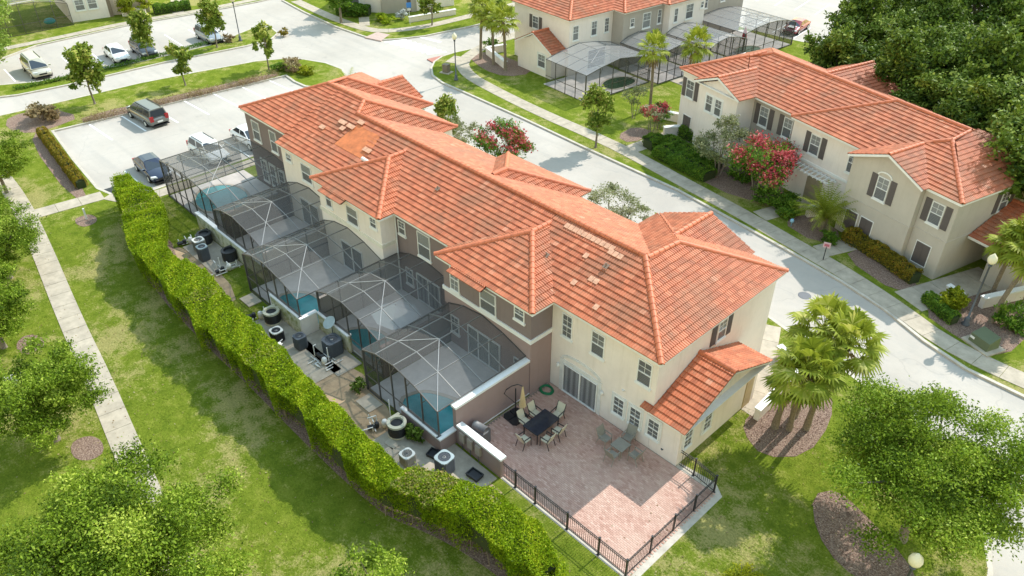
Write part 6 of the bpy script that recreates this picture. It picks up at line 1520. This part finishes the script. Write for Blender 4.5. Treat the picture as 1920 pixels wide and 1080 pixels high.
tree('crape_myrtle', 'whitish leafy shrub behind the left front gable of the terrace', (-53.0, 38.9), 4.6, (2.0, 1.6, 1.6), 3.3, 4200, .06, L_PALE, 67, K=18, kr=.3, trunk=.05, stems=4, group=CM)
tree('crape_myrtle', 'airy pale shrub over the street by the right cross gable', (-29.2, 38.2), 4.6, (3.2, 1.9, 1.6), 3.3, 7000, .06, L_PALE, 68, K=26, kr=.26, trunk=.05, stems=5, group=CM)
tree('crape_myrtle', 'reddish leaning myrtle at the corner beside the white low wall', (-39.3, 56.6), 3.0, (1.3, 1.0, .9), 1.6, 2200, .07, L_BUSH, 69, K=14, kr=.35, trunk=.035, stems=3, group=CM, extra=(L_RED, .5, .08, 1.0))
SG = 'shrubs'
clump('shrub', 'yellow-green shrub in front of the low clipped hedge, near the lamp', 'shrub', (-9.5, 47.8), (.9, .85, 1.35), 5000, .085, L_YEL, 71)
clump('shrub', 'leafy shrub at the foot of the red crape myrtle', 'shrub', (-24.4, 51.5), (1.7, 1.2, 1.2), 5000, .08, L_BUSH, 72)
clump('shrub', 'dark leafy shrub beside the white planter wall below the red myrtle', 'shrub', (-22.9, 50.9), (1.2, 1.0, 1.0), 3600, .08, L_BUSH, 73)
clump('shrub', 'small dark shrub under the areca palm', 'shrub', (-18.9, 49.6), (.8, .7, .8), 2000, .07, L_BUSH, 74)
clump('shrub', 'bright shrub between the pale and red crape myrtles', 'shrub', (-28.6, 53.6), (1.3, 1.1, 1.3), 3500, .08, L_BUSH, 75)
clump('shrub', 'bright yellow-green shrub at the top left beyond the far lot', 'shrub', (-107.6, 36.6), (2.0, 2.2, 2.4), 4500, .12, L_YEL, 76)
clump('shrub', 'rounded clipped shrub in front of the grey house', 'shrub', (-83.0, 57.6), (1.5, 1.4, 1.0), 3500, .08, L_HEDGE, 77)
clump('shrub', 'silvery white shrub behind the rounded clipped shrub', 'shrub', (-82.2, 60.0), (.8, .8, 1.1), 1600, .09, plain('silver_leaf', (.55, .57, .55), .7), 78)
clump('shrub', 'dry tan grass clump by the corner of the parking lot', 'shrub', (-80.6, 16.6), (1.7, 1.5, 1.6), 4200, .11, L_DRY, 79)
clump('shrub', 'brown dry shrub at the end of the near strip', 'shrub', (-75.8, 40.5), (1.4, 1.2, 1.2), 3200, .08, L_DRY, 80)
clump('shrub', 'green shrub on the near strip under the upright magnolia', 'shrub', (-77.0, 39.3), (1.0, .9, .9), 2200, .08, L_BUSH, 81)
clump('shrub', 'small olive green shrub at the rounded end of the near strip', 'shrub', (-73.9, 40.9), (1.1, .9, 1.0), 2200, .08, L_YEL, 82)
clump('shrub', 'bright shrub between the porch wall and the sidewalk palms', 'shrub', (-66.0, 60.4), (1.2, 1.1, 1.3), 2600, .09, L_BUSH, 83)
clump('shrub', 'round golden shrub cut off at the bottom edge, right of the fence', 'shrub', (-7.8, 21.3), (1.0, 1.0, .8), 5000, .05, L_YEL, 84)
clump('shrub', 'fern-like plant against the rose wall of the nearest cage', 'shrub', (-24.1, 16.35), (.6, .4, .95), 1500, .09, L_FOR, 85)
clump('shrub', 'green leafy bush showing above the cross gable at the street kerb', 'shrub', (-25.6, 38.6), (1.1, .9, 3.6), 3500, .1, L_YEL, 86)
clump('shrub', 'reddish shrub behind the far left gable of the terrace', 'shrub', (-63.0, 40.2), (1.0, .9, 1.2), 1600, .09, L_RUST, 87, extra=(L_RED, 260, .07))
clump('shrub', 'dark green shrub at the fence side of the nearest cage door', 'shrub', (-29.2, 16.4), (.5, .45, .7), 900, .07, L_FOR, 88)
clump('shrub', 'dark shrub in the far median beside the lamp', 'shrub', (-89.6, 40.2), (.9, .8, .8), 1500, .08, L_DRY, 89)
clump('shrub', 'dark round bush on the kerb at the end of the far median', 'shrub', (-87.2, 46.1), (.7, .7, .8), 900, .09, L_RUST, 90)
clump('shrub', 'wide dark shrub under the tree at the top, left of the grey house', 'shrub', (-88.0, 56.6), (2.2, 1.6, 1.3), 4500, .1, L_BUSH, 91)
clump('shrub', 'flame-leaved shrub at the right edge below the palms', 'shrub', (-6.2, 48.6), (1.2, 1.4, 1.6), 3500, .08, L_BUSH, 92)
tree('oak_tree', 'wide green tree overhanging the kerb at the top, left of the grey house', (-86.5, 53.8), 6, (3.2, 2.4, 2.0), 3.6, 9000, .11, L_BUSH, 46, K=30, kr=.32, trunk=.16)
tree('oak_tree', 'tree behind the palms at the top edge by the corner house', (-73.5, 66.5), 6, (2.5, 2.5, 2.2), 4.0, 5000, .12, L_FOR, 47, K=24, kr=.34, trunk=.15)
# dry ornamental grass along the near strip
r = np.random.default_rng(8); n = 9000; y_ = r.uniform(19, 38.5, n); C_ = np.c_[-77.5+(y_-19)*.10+r.normal(0, .35, n), y_, r.uniform(.03, .55, n)]
keep = r.random(n) < .35+.65*(np.sin(y_*1.3)*.5+.5); o = link('ornamental_grass', leaf_mesh('ornamental_grass', C_[keep], .10, L_DRY, r.random(n)[keep], -.3, .18, seed=5)); o['kind'] = 'stuff'; o['label'] = 'dry tan ornamental grass along the near parking strip'
n = 5000; y_ = r.uniform(17, 38, n); C_ = np.c_[-90.6+.9*np.sin((y_-17)/7)*.5+r.normal(0, .22, n), y_, r.uniform(.03, .35, n)]; o = link('ground_cover', leaf_mesh('ground_cover', C_, .08, L_BUSH, r.random(n)*.6, .3, .4, seed=6)); o['kind'] = 'stuff'; o['label'] = 'dark low plants along the far parking kerb'

# short grass blades on the near lawns
def inside(px, py, poly):
    c = np.zeros(len(px), bool); n_ = len(poly)
    for i in range(n_):
        (x1, y1), (x2, y2) = poly[i], poly[(i+1) % n_]
        if y1 == y2: continue
        hit = ((y1 > py) != (y2 > py)) & (px < (x2-x1)*(py-y1)/(y2-y1)+x1); c ^= hit
    return c
n = 420000; gx = rng.uniform(-66, 1.5, n); gy = rng.uniform(-1, 34, n)
dist = np.hypot(gx, gy); keep = inside(gx, gy, I1) & (rng.random(n) < np.clip(1.5-dist/58, .25, 1))
for q in BEDS+[[(-22.6, 17.6), (-10.9, 17.6), (-10.9, 25.2), (-22.6, 25.2)], [(-58.3, 18.5), (-15.4, 18.5), (-15.4, 36), (-58.3, 36)], [(-42.3, 16.6), (-15.4, 16.6), (-15.4, 25), (-42.3, 25)], [(-25.7, 14.5), (-19.2, 14.5), (-19.2, 17.7), (-25.7, 17.7)],
          [(-39, 14.8), (-31, 14.8), (-31, 17.9), (-39, 17.9)], [(-50.3, 15.9), (-45.1, 15.9), (-45.1, 18.4), (-50.3, 18.4)], [(-15.5, 24.4), (-13.6, 24.4), (-13.6, 31.8), (-15.5, 31.8)], [(-61.3, 10), (-63.4, 10), (-62.9, 15), (-60.9, 15)], [(-62, 15), (-58.2, 15), (-58.2, 40), (-62, 40)]]+WALKQ:
    keep &= ~inside(gx, gy, q)
gx, gy = gx[keep], gy[keep]; n = len(gx); print('blades', n)
P_ = np.c_[gx, gy, rng.uniform(.005, .035, n)]
o = link('grass', leaf_mesh('grass', P_, .034, BLADE, np.clip(rng.beta(2, 2.2, n), 0, 1), 1.0, .30, seed=12)); o['kind'] = 'stuff'; o['label'] = 'short green grass blades of the near lawns'

n = 5200; lx = rng.uniform(-60, 1, n); ly = rng.uniform(0, 32, n); kp = inside(lx, ly, I1) & ~inside(lx, ly, [(-58.3, 16.5), (-13.6, 16.5), (-13.6, 36), (-58.3, 36)])
o = link('fallen_leaves', leaf_mesh('fallen_leaves', np.c_[lx[kp], ly[kp], rng.uniform(.03, .05, kp.sum())], .045, L_DRY, rng.random(kp.sum()), 2.0, .5, seed=13)); o['kind'] = 'stuff'; o['label'] = 'dry fallen leaves scattered on the lawns'
for bi, bq in enumerate(BEDS[:4]):
    xs = [q[0] for q in bq]; ys = [q[1] for q in bq]; n = int((max(xs)-min(xs))*(max(ys)-min(ys))*60); lx = rng.uniform(min(xs), max(xs), n); ly = rng.uniform(min(ys), max(ys), n); kp = inside(lx, ly, bq)
    if kp.sum() < 5: continue
    o = link('mulch_chips', leaf_mesh('mulch_chips', np.c_[lx[kp], ly[kp], rng.uniform(.02, .06, kp.sum())], .05, CHIP, rng.random(kp.sum()), 1.0, .3, seed=14+bi)); o['kind'] = 'stuff'; o['label'] = 'bark chips in the mulch beds'

# palms
def frond_fan(m, base, az, el, L, rr, droop=.35, blades=17, bl=.85):
    d = Vector((math.cos(az)*math.cos(el), math.sin(az)*math.cos(el), math.sin(el))); base = Vector(base)
    k1 = base+d*L*.55; d2 = Vector((d.x, d.y, d.z-droop)).normalized(); tip = k1+d2*L*.45
    m.bar(base, k1, .03, .02); m.bar(k1, tip, .024, .016)
    side = d2.cross(Vector((0, 0, 1))).normalized(); upv = side.cross(d2).normalized(); ti = rr.random()
    for i in range(blades):
        a = (i/(blades-1)-.5)*R(250); dd = (d2*math.cos(a)+side*math.sin(a)+upv*.10*math.cos(a)).normalized(); l_ = bl*(1-.28*abs(i/(blades-1)-.5)*2)*rr.uniform(.85, 1.1)
        w_ = .068; nn = dd.cross(upv).normalized()*w_
        mid = tip+dd*l_*.58+upv*.02; end = tip+dd*l_+Vector((0, 0, -rr.uniform(.10, .32)))
        m.add([tip, mid-nn, mid+nn, end], [(0, 1, 3, 2)], 0, min(1, max(0, ti*.5+rr.random()*.5)))
def palm(name, label, loc, H, lean, nf, seed, trunk=.16, L=1.15, bl=.95, group=None, dead=5):
    rr = random.Random(seed); t = thing(name, label, 'palm', (*loc, 0), 0, group)
    m = MB(); pts, rad = [], []
    for i in range(15):
        k = i/14; pts.append((lean[0]*k*k, lean[1]*k*k, H*k)); rad.append(trunk*(1.25-.35*min(1, k*5))*(1+.07*(i % 2)))
    m.tube(pts, rad, 10); m.build('trunk', PALMBARK, t, True, rel=False)
    top = Vector((lean[0], lean[1], H)); m = MB()
    for i in range(nf):
        el = R(82)-R(102)*(i/nf)**.9; az = i*2.4+rr.uniform(-.2, .2); frond_fan(m, top+Vector((0, 0, .1)), az, el, L*rr.uniform(.85, 1.1), rr, .3+.25*(i/nf), bl=bl)
    m.build('fronds', L_PALM, t, rel=False)
    m = MB()
    for i in range(dead): frond_fan(m, top-Vector((0, 0, .1)), i*1.9+.4, R(-50), L*.7, rr, .6, 9, bl*.7)
    m.build('dead_fronds', L_DRY, t, rel=False); return t
PG = 'fan palms by the entry of the near house'
palm('fan_palm', 'tallest leaning fan palm by the near house, closest to the lawn', (-11.7, 30.5), 5.5, (1.3, -1.2), 30, 1, .17, 1.15, .9, PG)
palm('fan_palm', 'fan palm behind the leaning one, nearer the street', (-11.4, 32.0), 6.0, (.2, .0), 28, 2, .16, 1.15, .9, PG)
palm('fan_palm', 'right-hand fan palm of the near clump, over the road', (-10.5, 31.6), 6.1, (.8, .0), 28, 3, .16, 1.15, .9, PG)
palm('fan_palm', 'lowest fan palm crown at the left of the near clump', (-11.1, 30.9), 4.3, (.3, -1.6), 18, 4, .15, .95, .8, PG)
PG2 = 'fan palms at the corner of the cream corner house'
p0 = palm('fan_palm', 'left fan palm of the three on the corner lawn at the top', (-64.6, 57.5), 5.4, (.2, .2), 26, 5, .16, 1.15, .95, PG2)
dup(p0, (-62.2, 57.2, 0), 2, 'middle fan palm of the three on the corner lawn', (.95, .95, .9)); dup(p0, (-60.0, 56.9, 0), 4, 'right fan palm of the three, in front of the low white wall', (1.05, 1.05, .98))
dup(p0, (-42.7, 59.7, 0), 3.6, 'left of two fan palms beside the corner house cages', (.9, .9, 1.05), PG2) ; dup(p0, (-40.1, 62.0, 0), .5, 'right of two fan palms beside the corner house cages', (.9, .9, 1.12), PG2)
PG3 = 'fan palms at the right edge'
p1 = palm('fan_palm', 'front fan palm at the right edge behind the street lamp', (-7.2, 48.2), 4.6, (.6, .9), 30, 7, .15, 1.15, .95, PG3)
dup(p1, (-6.2, 50.2, 0), 2, 'second fan palm at the right edge, partly out of view', (1, 1, 1.1)); dup(p1, (-8.2, 50.9, 0), 4, 'fan palm over the lower wing roof at the right edge', (.9, .9, .95))
def feather(m, base, az, el, L, rr, n=16):
    p = Vector(base); d = Vector((math.cos(az)*math.cos(el), math.sin(az)*math.cos(el), math.sin(el))); ti = rr.random(); st = L/n
    for i in range(n):
        q = p+d*st; m.bar(p, q, .018, .014); s = d.cross(Vector((0, 0, 1))).normalized(); l_ = .38*math.sin(math.pi*(i+1.5)/(n+2))+.08
        for sg in (-1, 1):
            e = q+(s*sg*.85+d*.55+Vector((0, 0, -.28))).normalized()*l_; w_ = d*.028; m.add([q-w_, q+w_, e], [(0, 1, 2)], 0, min(1, ti*.6+rr.random()*.4))
        p = q; d = (d+Vector((0, 0, -.085))).normalized()
def areca(label, loc, seed, nf=80, L=2.4, H=.9):
    rr = random.Random(seed); t = thing('areca_palm', label, 'palm', (*loc, 0)); m = MB(); s = MB()
    for i in range(nf):
        a = rr.uniform(0, 6.28); b = (rr.uniform(-.3, .3), rr.uniform(-.3, .3), H+rr.uniform(0, .5)); feather(m, b, a, R(rr.uniform(35, 80)), L*rr.uniform(.8, 1.15), rr); s.tube([(b[0]*.5, b[1]*.5, 0), b], [.04, .03], 5)
    m.build('fronds', L_PALM, t, rel=False); s.build('stems', PALMBARK, t, rel=False)
areca('areca palm with arching feather fronds by the olive house entry', (-19.9, 50.6), 3)
areca('spiky palm clump showing behind the far gable of the terrace', (-65.3, 40.6), 4, 26, 1.9, .8)
areca('low palm at the right of the olive house lower wing', (-5.6, 51.9), 5, 20, 1.6)
#__END__
